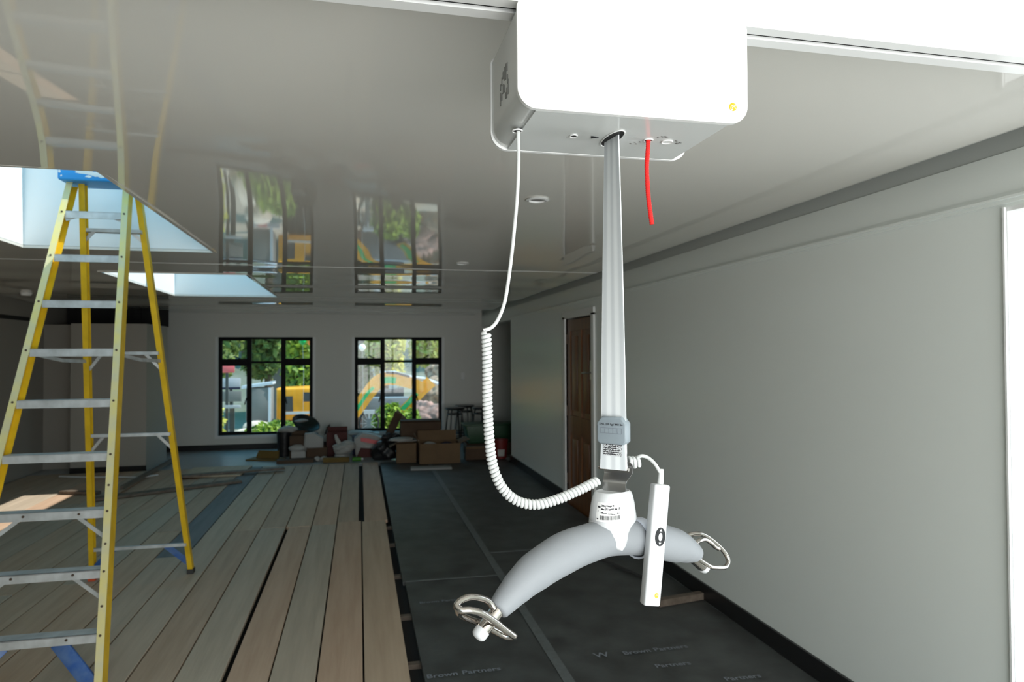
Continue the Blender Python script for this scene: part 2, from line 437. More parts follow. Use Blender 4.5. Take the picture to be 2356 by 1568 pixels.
# rolled edges along the two side walls
for ie, sgn in ((len(xs) - 1, 1), (0, -1)):
    for j in range(len(ys) - 1):
        pr = [gv(ie, j), gv(ie, j + 1)]
        for k in range(1, 7):
            a = k / 6 * pi / 2
            nx = [b.b.verts.new((xs[ie] + sgn * .085 * math.sin(a), ys[jj], cz(xs[ie], ys[jj]) + .075 * (1 - math.cos(a)))) for jj in (j, j + 1)]
            b.b.faces.new((pr[0], pr[1], nx[1], nx[0])); pr = nx
bmesh.ops.remove_doubles(b.b, verts=b.b.verts, dist=1e-5)
struct('ceiling', b, M['ceil'], smooth=60)
# thin joint line between two ceiling panels, following the panel
b = MB()
for x0, x1 in ((XL + .2, -2.3), (-2.3, -1.0), (-1.0, 2.19)):
    n = 12
    for k in range(n):
        a = x0 + (x1 - x0) * k / n; c = x0 + (x1 - x0) * (k + 1) / n
        b.beam((a, 6.10, cz(a, 6.10) - .0008), (c, 6.10, cz(c, 6.10) - .0008), .003, .004, side=(0, 0, 1))
struct('trim_1', b, M['white'])

# unseen roof deck added to block sun leaks, the two shafts left open
b = MB(); z0, z1 = ZT, ZT + .12
for a in ((XL - .2, SKY[0][0], YF - .2, YB + .2), (SKY[0][1], XR + 1.3, YF - .2, YB + .2), (SKY[0][0], SKY[0][1], YF - .2, 3.08), (SKY[0][0], SKY[0][1], 5.36, 6.82), (SKY[0][0], SKY[0][1], 9.35, YB + .2)):
    b.bx(*a, z0, z1)
struct('ceiling_roof', b, M['gap'])

for q, (x0, x1, y0, y1) in enumerate(SKY):
    b = MB(); t = .03
    b.bx(x0 - t, x0, y0 - t, y1 + t, ZC + .012, ZT); b.bx(x1, x1 + t, y0 - t, y1 + t, ZC + .012, ZT)
    b.bx(x0, x1, y0 - t, y0, ZC + .012, ZT); b.bx(x0, x1, y1, y1 + t, ZC + .012, ZT)
    w = struct('window_%d' % (q + 3), b, M['shaft'])
    b = MB(); e = .045
    b.bx(x0, x0 + e, y0, y1, ZT + .02, ZT + .10); b.bx(x1 - e, x1, y0, y1, ZT + .02, ZT + .10)
    b.bx(x0 + e, x1 - e, y0, y0 + e, ZT + .02, ZT + .10); b.bx(x0 + e, x1 - e, y1 - e, y1, ZT + .02, ZT + .10)
    ym = y0 + (y1 - y0) * .52; b.bx(x0 + e, x1 - e, ym - .025, ym + .025, ZT + .02, ZT + .10)
    b.build('skylight_frame', M['white'], w)
    MB().bx(x0 + e, x1 - e, y0 + e, y1 - e, ZT + .055, ZT + .063).build('pane', M['glass'], w)
    b = MB(); e = .022                                          # edging strip round the opening, on the ceiling skin
    b.bx(x0 - e, x0, y0 - e, y1 + e, ZC - .008, ZC + .010); b.bx(x1, x1 + e, y0 - e, y1 + e, ZC - .008, ZC + .010)
    b.bx(x0, x1, y0 - e, y0, ZC - .008, ZC + .010); b.bx(x0, x1, y1, y1 + e, ZC - .008, ZC + .010)
    b.build('edging_strip', M['ceil'], w)

# right wall with its door, alcove and near doorway
b = MB()
T = .12
b.bx(XR, XR + T, 7.60, 10.56, -.06, 2.44); b.bx(XR, XR + T, 2.075, 6.68, -.06, 2.44)
b.bx(XR, XR + T, 6.68, 7.60, 2.10, 2.44); b.bx(XR, XR + T, 10.56, YB, 2.24, 2.44)
b.bx(XR, XR + T, .885, 2.075, 2.235, 2.44); b.bx(XR, XR + T, YF, .885, -.06, 2.44)
struct('wall_right', b, M['wall'])
b = MB(); b.bx(XR + .004, XR + T, YF, YB, 2.44, ZT); b.bx(2.235, 2.37, YF, YB, 2.585, 2.60)
struct('wall_recess', b, M['recess'])  # greyer than the wall: shade of the ceiling gap put into its colour
b = MB(); b.bx(XR - .012, XR, YF, 10.56, 2.248, 2.284); b.bx(XR - .026, XR, YF, 10.56, 2.262, 2.272)
b.bx(XR - .006, XR, 10.56, YB, 2.252, 2.278)
struct('trim_2', b, M['wall'])
b = MB(); b.bx(XR - .016, XR - .0005, 7.70, 10.56, -.005, .105); b.bx(XR - .016, XR - .0005, 2.16, 6.59, -.005, .105)
struct('baseboard_right', b, M['black'])
# alcove off the far right corner
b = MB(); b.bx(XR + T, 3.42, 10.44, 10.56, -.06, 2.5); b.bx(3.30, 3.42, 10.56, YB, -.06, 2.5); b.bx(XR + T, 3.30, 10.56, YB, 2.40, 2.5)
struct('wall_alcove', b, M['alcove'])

# timber panelled door in the right wall
b = MB(); b.bx(XR + .028, XR + .068, 6.700, 7.580, -.045, 2.085)
dr = struct('door_1', b, M['door'])
struct('wall_door_lightblock', MB().bx(XR + T + .002, XR + T + .03, 6.5, 7.8, -.06, 2.3), M['gap'])  # unseen black panel added to stop daylight leaking over the door
b = MB()
for (ya, yb) in ((6.70, 6.80), (7.09, 7.19), (7.48, 7.58)): b.bx(XR + .012, XR + .030, ya, yb, -.045, 2.085)
for (za, zb) in ((-.045, .17), (.80, 1.00), (1.96, 2.085)):
    b.bx(XR + .012, XR + .030, 6.80, 7.09, za, zb); b.bx(XR + .012, XR + .030, 7.19, 7.48, za, zb)
b.build('stile_and_rail', M['door'], dr)
b = MB()
for ya, yb in ((6.82, 7.07), (7.21, 7.46)):
    for za, zb in ((.20, .77), (1.03, 1.93)): b.bx(XR + .016, XR + .029, ya + .03, yb - .03, za + .03, zb - .03, bevel=.006)
b.build('raised_panel', M['door'], dr)
b = MB(); b.bx(XR + .004, XR + .012, 6.725, 6.775, 1.43, 1.63)
hd = b.build('lever_plate', M['brass'], dr)
b = MB(); b.tube([(XR + .004, 6.75, 1.50), (XR - .045, 6.75, 1.50), (XR - .05, 6.77, 1.50), (XR - .05, 6.87, 1.495)], .009, 8)
b.build('lever', M['brass'], hd)
for z in (1.865, 1.04, .27):
    MB().bx(XR + .002, XR + .030, 7.578, 7.602, z - .055, z + .055).build('hinge', M['bolt'], dr)
b = MB(); b.bx(XR - .018, XR + .03, 7.60, 7.69, -.06, 2.12); b.bx(XR - .018, XR + .03, 6.60, 6.68, -.06, 2.12); b.bx(XR - .018, XR + .03, 6.60, 7.69, 2.10, 2.18)
struct('trim_3', b, M['white'])
# glazed doorway at the near end of the right wall, its white reveal facing the camera
b = MB(); b.bx(XR + .002, XR + .26, 2.060, 2.075, -.06, 2.235); b.bx(XR + .002, XR + .26, .885, .90, -.06, 2.235); b.bx(XR + .002, XR + .26, .90, 2.06, 2.22, 2.235)
b.bx(XR - .012, XR - .001, 2.060, 2.068, -.06, 2.235)
struct('trim_4', b, M['white'])
b = MB(); dx = XR + .20
for ya, yb in ((.90, 1.0), (1.96, 2.06)): b.bx(dx, dx + .05, ya, yb, -.06, 2.22)
for za, zb in ((-.06, .12), (2.10, 2.22)): b.bx(dx, dx + .05, 1.0, 1.96, za, zb)
w = struct('door_2', b, M['white'])
MB().bx(dx + .02, dx + .026, 1.0, 1.96, .12, 2.10).build('pane', M['glass'], w)

# back wall with the two windows
WN = [(-2.49, -0.845), (-0.088, 1.557)]; WZ = (0.245, 2.025)
b = MB()
b.bx(XL - .1, WN[0][0], YB, YB + .16, -.06, ZT); b.bx(WN[0][1], WN[1][0], YB, YB + .16, -.06, ZT); b.bx(WN[1][1], 3.42, YB, YB + .16, -.06, ZT)
for a, c in WN: b.bx(a, c, YB, YB + .16, -.06, WZ[0]); b.bx(a, c, YB, YB + .16, WZ[1], ZT)
struct('wall_back', b, M['backwall'])
b = MB(); b.bx(XL, 3.3, YB - .016, YB - .0005, -.012, .085)
struct('baseboard_back', b, M['black'])
def window(name, x0, x1):
    z0, z1 = WZ; y = YB + .05
    b = MB(); t = .04
    for xa in (x0, x1 - t): b.bx(xa, xa + t, y, y + .06, z0, z1)
    for za in (z0, z1 - t): b.bx(x0 + t, x1 - t, y, y + .06, za, za + t)
    w = struct(name, b, M['blackframe'])
    f1 = x0 + (x1 - x0) * .322; f2 = x0 + (x1 - x0) * .672; zt = z0 + (z1 - z0) * .742
    b = MB()
    for xa in (f1, f2): b.bx(xa - .03, xa + .03, y + .002, y + .058, z0 + t, z1 - t)
    b.build('mullion', M['blackframe'], w)
    b = MB(); b.bx(x0 + t, f1 - .03, y + .004, y + .056, zt - .04, zt + .04); b.bx(f2 + .03, x1 - t, y + .004, y + .056, zt - .04, zt + .04); b.bx(f1 + .03, f2 - .03, y + .004, y + .056, zt - .02, zt + .02)
    b.build('transom', M['blackframe'], w)
    sashes = ((x0 + t, f1 - .03), (f2 + .03, x1 - t))
    for sx0, sx1 in sashes:
        for sz0, sz1 in ((z0 + t, zt - .04), (zt + .04, z1 - t)):
            b = MB(); e = .022
            for xa in (sx0, sx1 - e): b.bx(xa, xa + e, y - .004, y + .03, sz0, sz1)
            for za in (sz0, sz1 - e): b.bx(sx0 + e, sx1 - e, y - .004, y + .03, za, za + e)
            s = b.build('sash', M['blackframe'], w)
            if sz0 > 1: hx = sx1 - .14 if sx0 == x0 + t else sx0 + .16; hz = sz0 + .02; dx = .10
            else: hx = sx1 - .02 if sx0 == x0 + t else sx0 + .02; hz = (sz0 + sz1) / 2; dx = 0
            h = MB(); h.tube([(hx, y - .003, hz), (hx, y - .03, hz + .01), (hx + (dx or .03) * (-1 if hx < (x0 + x1) / 2 else 1), y - .045, hz + (.05 if dx else -.11))], .010, 8)
            h.build('window_latch', M['blackframe'], s)
    for xa, xb in ((x0 + t, f1 - .03), (f1 + .03, f2 - .03), (f2 + .03, x1 - t)):
        for za, zb in ((z0 + t, zt - .03), (zt + .03, z1 - t)):
            MB().bx(xa, xb, y + .036, y + .042, za, zb).build('pane', M['glass'], w)
    b = MB(); e = .05
    b.bx(x0 - e, x0, YB - .02, YB + .05, z0 - e, z1 + .0); b.bx(x1, x1 + e, YB - .02, YB + .05, z0 - e, z1 + .0)
    b.bx(x0, x1, YB - .035, YB + .05, z0 - e, z0)
    b.build('window_sill_trim', M['white'], w)
window('window_1', *WN[0]); window('window_2', *WN[1])

# left wall, low partition in the far left corner
b = MB(); b.bx(XL - .12, XL, YF, YB, -.06, ZT); b.bx(XL, XL + .012, YF, 10.9, 2.255, 2.40)
struct('wall_left', b, M['closet'])
struct('trim_5', MB().bx(XL, XL + .02, YF, 11.1, 2.20, 2.25), M['gap'])
b = MB(); b.bx(-4.10, -3.09, 11.10, 11.18, -.02, 2.17); b.bx(-3.17, -3.09, 11.18, 12.20, -.02, 2.17); b.bx(XL, -4.10, 11.6, 11.68, -.02, 2.17)
struct('wall_partition', b, M['closet'])
b = MB(); b.bx(-4.6, -3.1, 12.3, 12.34, 2.17, 2.46); b.bx(-3.6, -3.5, 12.2, YB, -.02, 2.45)  # black panels stand in for the shade of the gap and doorway
struct('wall_shade_panels', b, M['gap'])
struct('baseboard_partition', MB().bx(-4.10, -3.085, 11.08, 11.10, -.01, .07), M['black'])

# unseen wall behind the camera, its big window added to light the hoist front
b = MB(); fx0, fx1, fz0, fz1 = -.58, 2.25, .10, 2.42
b.bx(XL, fx0, YF - .14, YF, -.06, ZT); b.bx(fx1, XR + T, YF - .14, YF, -.06, ZT); b.bx(fx0, fx1, YF - .14, YF, -.06, fz0); b.bx(fx0, fx1, YF - .14, YF, fz1, ZT)
struct('wall_front', b, M['wall'])
b = MB(); t = .05; y0 = YF - .09
for xa in (fx0, .34, 1.28, fx1 - t): b.bx(xa, xa + t, y0, y0 + .05, fz0, fz1)
for za in (fz0, fz1 - t): b.bx(fx0 + t, fx1 - t, y0 + .002, y0 + .048, za, za + t)
w = struct('window_5', b, M['white'])
for xa, xb in ((fx0 + t, .34), (.39, 1.28), (1.33, fx1 - t)): MB().bx(xa, xb, y0 + .02, y0 + .026, fz0 + t, fz1 - t).build('pane', M['glass'], w)
# recessed fittings
def downlight(x, y, label):
    z = cz(x, y)
    t = empty('recessed_downlight', (x, y, z - .012), label, 'downlight', 'recessed ceiling lights')
    b = MB(); b.lathe([(.052, 0), (.058, -.006), (.044, -.010), (.040, .0), (.040, .0012), (.052, .0012)], (x, y, z), 28); b.build('ring', M['white'], t)
    MB().lathe([(.001, 0), (.039, 0), (.039, .012), (.001, .012)], (x, y, z - .002), 24).build('lamp', M['greymark'], t)
downlight(.856, 3.239, 'recessed round downlight in the glossy ceiling between the white cable and the strap')
downlight(.83, 5.60, 'recessed downlight in the ceiling above the right back window, left of the cable')
b = MB(); b.lathe([(.001, 0), (.05, 0), (.06, .02), (.06, .035), (.001, .035)], (-3.88, 9.2, cz(-3.88, 9.2) - .034), 24)
tag(b.build('smoke_detector', M['white']), 'small white smoke detector on the ceiling at far left behind the ladder', 'smoke detector')
b = MB(); b.bx(1.93, 2.005, YB - .012, YB, 1.20, 1.34, bevel=.004)
t = tag(b.build('light_switch', M['white']), 'white light switch plate on the back wall right of the windows', 'light switch')
MB().bx(1.955, 1.98, YB - .016, YB - .012, 1.25, 1.29).build('rocker', M['white'], t)

# ================================================================== FLOOR COVERING
PR = .26; PITCH = .2432
random.seed(11)
cols = 20; joints = [7.17, 7.19, 7.12, 7.10, 7.11, 7.08, 9.0, 6.29, 7.18, 5.71, 8.3, 5.57, 7.9, 6.4, 8.8, 5.9, 7.4, 6.7, 8.1, 6.9]
nm = ['first', 'second', 'third', 'fourth', 'fifth', 'sixth', 'seventh', 'eighth', 'ninth', 'tenth', 'eleventh', 'twelfth', 'thirteenth', 'fourteenth', 'fifteenth', 'sixteenth', 'seventeenth', 'eighteenth', 'nineteenth', 'twentieth']
for k in range(cols):
    xr = PR - k * PITCH
    for part in range(2):
        w = PITCH - .010
        x1 = xr
        if part == 0 and k == 3: w -= .022
        if part == 0 and k == 4: x1 -= .0
        if part == 1 and k == 1: x1 -= .026; w -= .026
        if part == 1 and k == 0: x1 += .022
        ya, yb = (1.6, joints[k] - .004) if part == 0 else (joints[k] + .004, 11.04 + random.uniform(-.02, .015))
        slate = (k == 7 and part == 1)
        m = slateM if slate else boardM[random.choice([0, 1, 1, 2, 3]) if part or k > 4 else [0, 2, 1, 2, 1][k]]
        dz = random.uniform(-.002, .002)
        b = MB(); b.bx(x1 - w, x1, ya, yb, -.032 + dz, dz - .002, bevel=.002, seg=1)
        o = b.build('floor_board', m)
        run = 'near' if part == 0 else 'far'
        if slate: lb = 'dark slate-grey timber floor board beyond the ladder, eighth from the black paper'
        elif k == 0 and part == 0: lb = 'tan timber floor board in the near run, right beside the black paper'
        elif k == 0: lb = 'brown timber floor board in the far run, right beside the black paper'
        else: lb = 'weathered timber floor board, %s from the black paper, %s run' % (nm[k], run)
        tag(o, lb, 'floor board', 'loose timber floor boards')
for y in (2.4, 3.9, 4.62, 5.47, 6.38, 7.02):
    b = MB(); b.bx(.20, .42, y - .022, y + .022, -.06, -.034)
    tag(b.build('floor_joist', M['timber']), 'pale joist end showing in the dark gap, %s from the front' % nm[[2.4, 3.9, 4.62, 5.47, 6.38, 7.02].index(y)], 'joist', 'joists under the boards')
# black building paper in four sheets with printed words
def sheet(x0, x1, y0, y1, label, z=0.0, seed=1):
    b = MB(); rnd = random.Random(seed); nx, ny = 8, 30; P = {}
    for i in range(nx + 1):
        for j in range(ny + 1):
            P[i, j] = b.b.verts.new((x0 + (x1 - x0) * i / nx, y0 + (y1 - y0) * j / ny, z + .0022 * math.sin(i * 1.7 + j * .9 + seed) * math.sin(j * .53 + seed)))
    for i in range(nx):
        for j in range(ny): b.b.faces.new((P[i, j], P[i + 1, j], P[i + 1, j + 1], P[i, j + 1]))
    g = bmesh.ops.extrude_face_region(b.b, geom=list(b.b.faces)); vs = [v for v in g['geom'] if isinstance(v, bmesh.types.BMVert)]
    bmesh.ops.translate(b.b, vec=(0, 0, -.03), verts=vs)
    return tag(b.build('paper_sheet', M['paper'], smooth=30), label, 'building paper', 'black building paper on the floor')
s1 = sheet(.335, 1.062, 1.6, 5.20, 'black building paper sheet at front left, between the boards and the taped seam', -.006, 1)
s2 = sheet(1.066, XR - .018, 1.6, 5.80, 'black building paper sheet at front right, along the grey wall', -.006, 2)
s3 = sheet(.318, 1.062, 5.21, 11.02, 'black building paper sheet running back toward the cartons, left of the taped seam', -.006, 3)
s4 = sheet(1.066, XR - .018, 5.81, 11.02, 'black building paper sheet at the back right, past the timber door', -.006, 4)
def floor_text(parent, body, x, y, size, rot, m=M['print_']):
    b = MB(); c, s_ = math.cos(rot), math.sin(rot)
    add_text(b, body, size, lambda u, v: Vector((x + u * c - v * s_, y + u * s_ + v * c, -.0012)), bold=.001)
    b.build('printed_text', m, parent, smooth=0)
for par, x, y, sz in ((s1, .345, 3.63, .062), (s1, .40, 4.72, .05), (s2, 1.46, 3.66, .062)):
    floor_text(par, 'Brown', x, y, sz, .02); floor_text(par, 'Partners', x + 3.05 * sz, y + .003, sz, .02)
floor_text(s2, 'Partners', 1.57, 3.47, .06, -.02)
floor_text(s2, 'W', 1.29, 3.66, .085, 0)
floor_text(s2, 'Partners', 1.86, 3.25, .06, -.02)
b = MB(); b.bx(1.035, 1.093, 1.6, 11.0, -.0035, -.0005); 
tp = tag(b.build('seam_tape', M['tape']), 'long grey tape strip over the seam of the black paper', 'tape', 'grey tape on the black paper')
b = MB(); b.box((.70, 5.20, -.0022), (.72, .022, .002), rot=-.02)
tag(b.build('seam_tape', M['tape']), 'short grey tape strip across the left paper sheet, beside the gap', 'tape', 'grey tape on the black paper')
b = MB(); b.box((1.70, 5.80, -.0022), (1.20, .03, .002), rot=.01)
tag(b.build('seam_tape', M['tape']), 'grey tape strip across the right paper sheet toward the wall', 'tape', 'grey tape on the black paper')

# ================================================================== CEILING RAIL
rail = empty('hoist_rail', (.6, 1.223, 2.335), 'white aluminium ceiling rail running across the top, carrying the hoist', 'ceiling rail')
rx0, rx1 = XL + .01, XR - .01
b = MB()
b.bx(rx0, rx1, 1.186, 1.213, 2.335, 2.347); b.bx(rx0, rx1, 1.231, 1.261, 2.335, 2.3425)      # two bottom lips, slot between
b.bx(rx0, rx1, 1.209, 1.213, 2.347, 2.365)
b.bx(rx0, rx1, 1.188, 1.192, 2.347, 2.462); b.bx(rx0, rx1, 1.255, 1.259, 2.3425, 2.462)
b.build('rail_profile', M['hoist'], rail)
b = MB(); b.bx(rx0, rx1, 1.186, 1.1885, 2.350, 2.462); b.build('front_cover', M['hoist'], rail)
b = MB(); b.bx(rx0, rx1, 1.192, 1.255, 2.395, 2.40); b.bx(rx0, rx1, 1.236, 1.2545, 2.3427, 2.395); b.build('slot_shade', M['dark'], rail)  # black faces put the deep shade of the slot into colour

# ================================================================== HOIST
hx0, hx1, hy0, hy1, hz0, hz1 = .272, .722, 1.163, 1.425, 2.134, 2.331
HS = Vector((.4975, 1.295, 2.134))
hoist = empty('patient_hoist', (.497, 1.294, 2.134), 'white box-shaped patient hoist motor hanging under the ceiling rail', 'patient hoist')
def rrect(x0, x1, z0, z1, r, y, n=10, rt=None):
    pts = []
    for cx, cz_, a0, rr in ((x1, z1, 0, rt or r), (x0, z1, pi / 2, rt or r), (x0, z0, pi, r), (x1, z0, 1.5 * pi, r)):
        sx = cx - rr if cx == x1 else cx + rr; sz = cz_ - rr if cz_ == z1 else cz_ + rr
        for k in range(n + 1):
            a = a0 + pi / 2 * k / n; pts.append((sx + rr * math.cos(a), y, sz + rr * math.sin(a)))
    return pts
b = MB(); b.prism(rrect(hx0 + .003, hx1 - .003, hz0 + .005, hz1 - .002, .036, hy0 + .012, rt=.016), (0, hy1 - hy0 - .024, 0))
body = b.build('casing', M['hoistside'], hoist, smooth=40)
b = MB(); b.prism(rrect(hx0, hx1, hz0, hz1, .036, hy0, rt=.016), (0, .010, 0), bevel=.0012)
fc = b.build('front_panel', M['hoist'], hoist, smooth=40)
b = MB(); b.prism(rrect(hx0, hx1, hz0, hz1, .036, hy1 - .010, rt=.016), (0, .010, 0), bevel=.0015)
b.build('rear_panel', M['hoist'], hoist, smooth=40)
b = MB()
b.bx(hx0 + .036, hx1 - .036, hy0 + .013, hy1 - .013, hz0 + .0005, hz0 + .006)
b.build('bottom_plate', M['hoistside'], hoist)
# round yellow emblem with two white arcs, bottom right of the front
ex, ez, er = .6905, 2.1655, .0078
b = MB()
b.lathe([(.0001, 0), (er, 0), (er, .0008), (.0001, .0008)], (ex, hy0, ez), 32, m=M['yellow'], axis=(0, -1, 0))
for rr, a0, a1 in ((.0066, 40, 190), (.0036, -10, 165)):
    b.tube([(ex + .0018 + rr * math.cos(math.radians(a0 + (a1 - a0) * k / 10)), hy0 - .0009, ez - .0030 + rr * math.sin(math.radians(a0 + (a1 - a0) * k / 10))) for k in range(11)], .00062, 6, m=M['hoist'])
b.tube([(ex - .0042, hy0 - .0009, ez - .0072), (ex - .001, hy0 - .0009, ez - .0050)], .0016, 6, m=M['hoist'])
b.build('emblem', None, fc)
# vent of short slanted slits on the left side
for y, z, l in ((1.262, 2.247, .016), (1.274, 2.242, .030), (1.286, 2.243, .026), (1.286, 2.214, .014), (1.299, 2.245, .014), (1.299, 2.218, .018), (1.311, 2.238, .016), (1.311, 2.207, .014), (1.258, 2.222, .016), (1.252, 2.205, .028), (1.265, 2.198, .020), (1.323, 2.230, .012), (1.323, 2.206, .026), (1.274, 2.196, .012)):
    MB().box((hx0 + .0026, y, z), (.0014, .0055, l), bevel=.0004, seg=1).build('vent_slit', M['greymark'], body)
# bottom: cable port, strap slot, cord port, small ports and marks
def port(name, x, y, rx, ry, m, ring=True):
    b = MB(); n = 28
    b.prism([(x + rx * math.cos(2 * pi * k / n), y + ry * math.sin(2 * pi * k / n), hz0 + .0004) for k in range(n)], (0, 0, -.0010))
    o = b.build(name, m, hoist)
    if ring:
        b = MB(); b.tube([(x + (rx + .001) * math.cos(2 * pi * k / n), y + (ry + .001) * math.sin(2 * pi * k / n), hz0 - .0006) for k in range(n)], .0014, 6, closed=True)
        b.build('port_rim', M['hoist'], o)
    return o
port('cable_port', .300, 1.287, .0085, .0095, M['dark'])
port('service_port', .417, 1.295, .006, .008, M['dark'])
port('cord_port', .5745, 1.289, .008, .008, M['dark'])
port('indicator_lens', .617, 1.292, .010, .010, M['hoist'])
sl = port('strap_slot', HS.x + .001, HS.y - .002, .016, .050, M['dark'])
b = MB(); z = hz0 - .0008
b.prism([(.452, 1.288, z), (.469, 1.292, z), (.456, 1.302, z)], (0, 0, .001)); b.build('direction_mark', M['darkbutton'], hoist)
for x, y, s_ in ((.548, 1.318, .0030), (.553, 1.308, .0026), (.560, 1.318, .0030), (.562, 1.303, .0026), (.587, 1.270, .0028), (.600, 1.262, .0050), (.593, 1.263, .0040), (.633, 1.283, .0036), (.642, 1.298, .0050), (.646, 1.292, .0040)):
    MB().box((x, y, z + .0004), (s_ * 1.5, s_, .0008), rot=.5).build('printed_mark', M['greymark'], hoist)

# striped webbing strap: leaves the slot nearly edge-on and twists toward the camera
def strap_seg(name, z_a, z_b, ang_a, ang_b, w, th, m, parent, n=40, off=lambda t: 0.0, nu=8, wf=None):
    b = MB(); uvl = b.b.loops.layers.uv.new('UVMap'); V = {}
    for j in range(n + 1):
        t = j / n; z = z_a + (z_b - z_a) * t; a = math.radians(ang_a + (ang_b - ang_a) * t)
        d = Vector((math.cos(a), -math.sin(a), 0)); nn = Vector((-math.sin(a), -math.cos(a), 0)); ww = w * (wf(t) if wf else 1)
        for i in range(nu + 1):
            for s in (0, 1):
                V[i, j, s] = b.b.verts.new(Vector((HS.x, HS.y, z)) + d * ww * (i / nu - .5) + nn * ((.5 - s) * th + off(t)))
    def quad(ks, uvs):
        f = b.b.faces.new([V[k] for k in ks])
        for lp, q in zip(f.loops, uvs): lp[uvl].uv = q
    for j in range(n):
        v0, v1 = j / n * abs(z_b - z_a) / w, (j + 1) / n * abs(z_b - z_a) / w
        for i in range(nu):
            u0, u1 = i / nu, (i + 1) / nu
            for s in (0, 1): quad([(i, j, s), (i + 1, j, s), (i + 1, j + 1, s), (i, j + 1, s)], [(u0, v0), (u1, v0), (u1, v1), (u0, v1)])
        for i, u in ((0, 0.0), (nu, 1.0)): quad([(i, j, 0), (i, j, 1), (i, j + 1, 1), (i, j + 1, 0)], [(u, v0), (u, v0), (u, v1), (u, v1)])
    for j in (0, n):
        for i in range(nu): quad([(i, j, 0), (i, j, 1), (i + 1, j, 1), (i + 1, j, 0)], [(.5, 0)] * 4)
    return b.build(name, m, parent, smooth=60)
strap = strap_seg('lifting_strap', 2.150, 1.50, 82, 45, .0555, .0024, strapM, hoist, n=60)
lp = strap_seg('strap_loop', 1.528, 1.468, 45, 45, .0545, .0075, strapM, strap, n=10, off=lambda t: .0010, wf=lambda t: .93 + .10 * t)
strap_seg('stitching', 1.526, 1.496, 45, 45, .0400, .0006, stitchM, strap, n=10, off=lambda t: .0055)
# emergency pull cord
pth = spline([at(1492, 320, Y=1.289) + Vector((0, 0, .006)), at(1490, 350, Y=1.289), at(1488, 385, Y=1.289), at(1490, 430, Y=1.289), at(1493, 465, Y=1.289), at(1500, 516, Y=1.289)], 14)
b = MB(); pts = resample(pth, .0009); b.tube(pts, [.0048 if (k // 2) % 2 else .0041 for k in range(len(pts))], 10)
tag(b.build('emergency_cord', M['red'], hoist, smooth=0), 'short red ribbed pull cord')

# buckle plate on the strap
a45 = math.radians(45); dW = Vector((math.cos(a45), -math.sin(a45), 0)); dN = Vector((-math.sin(a45), -math.cos(a45), 0)); dZ = Vector((0, 0, 1))
def loc(u, n, z): return Vector((HS.x, HS.y, 0)) + dW * u + dN * n + dZ * z
bz0, bz1 = 1.519, 1.574; hw = .0315
oct_ = [(-hw, bz0 + .006), (-hw + .006, bz0), (hw - .006, bz0), (hw, bz0 + .006), (hw, bz1 - .013), (hw - .011, bz1), (-hw + .011, bz1), (-hw, bz1 - .013)]
bk = MB().prism([loc(u, .013, z) for u, z in oct_], dN * -.026, bevel=.0035).build('strap_buckle', M['buckle'], strap, smooth=45)
b = MB(); fn = lambda u, v: loc(u, .0133, v)
add_text(b, 'SWL 200 kg / 440 lbs', .0058, lambda u, v: fn(u, 1.5572 + v), 'CENTER', .00012)
b.build('load_text', M['ink'], bk, smooth=0)
b = MB(); z_a, z_b = 1.5410, 1.5515
for u in (-.0225, -.0135, -.0045, .0045, .0135, .0225): b.box(loc(u, .0133, (z_a + z_b) / 2), (.0006, .0002, z_b - z_a), rot=-a45)
for z in (z_a, z_b): b.box(loc(0, .0133, z), (.0456, .0002, .0006), rot=-a45)
b.build('check_boxes', M['inkgrey'], bk, smooth=0)

# ================================================================== LIFTING BAR
PH = .43; H0 = Vector((.4944, 1.295, 0)); dS = Vector((math.cos(PH), math.sin(PH), 0)); dF = Vector((math.sin(PH), -math.cos(PH), 0))
def q(s, z, f=0.0): return H0 + dS * s + dF * f + dZ * z
bar = empty('lifting_bar', (H0.x, H0.y, 1.30), 'curved grey padded lifting bar with steel hooks at both ends, hanging from the strap', 'lifting bar')
ctr = spline([q(-.283, 1.2560), q(-.237, 1.2865), q(-.1916, 1.3075), q(-.128, 1.3255), q(-.0717, 1.3325), q(-.0065, 1.3330), q(.0863, 1.3165), q(.188, 1.285), q(.229, 1.2680), q(.262, 1.2530)], 8)
tt = [(-.283, .0200), (-.262, .0245), (-.24, .0290), (-.20, .0350), (-.13, .0380), (-.07, .0365), (0, .0350), (.09, .0352), (.15, .0370), (.19, .0362), (.225, .0295), (.245, .0240), (.262, .0185)]
def rad(s):
    for (s0, r0), (s1, r1) in zip(tt, tt[1:]):
        if s <= s1: t = max(0, min(1, (s - s0) / (s1 - s0))); t = t * t * (3 - 2 * t) * .5 + t * .5; return r0 + (r1 - r0) * t
    return tt[-1][1]
ss = [(p - H0).dot(dS) for p in ctr]
e0 = (ctr[0] - ctr[1]).normalized(); e1 = (ctr[-1] - ctr[-2]).normalized()
P_ = [ctr[0] + e0 * .004, ctr[0] + e0 * .0035] + ctr + [ctr[-1] + e1 * .0035, ctr[-1] + e1 * .004]
R_ = [.012, rad(-.283) - .003] + [rad(s) for s in ss] + [rad(.262) - .003, .011]
MB().tube(P_, R_, 32).build('foam_sleeve', M['barfoam'], bar, smooth=50)
# steel rods out of both ends, with white end caps
for sgn, A, Bp, hookpts in ((-1, q(-.275, 1.2625), q(-.318, 1.2260), None), (1, q(.250, 1.2480), q(.2845, 1.2220), None)):
    d = (Bp - A).normalized()
    rod = MB().cyl(A, Bp, .0130, 24).build('hook_rod', M['chrome'], bar)
    MB().tube([Bp - d * .002, Bp + d * .006, Bp + d * .011, Bp + d * .0145, Bp + d * .0155], [.0134, .0134, .0125, .0088, .004], 24).build('end_cap', M['plastic'], rod, smooth=60)
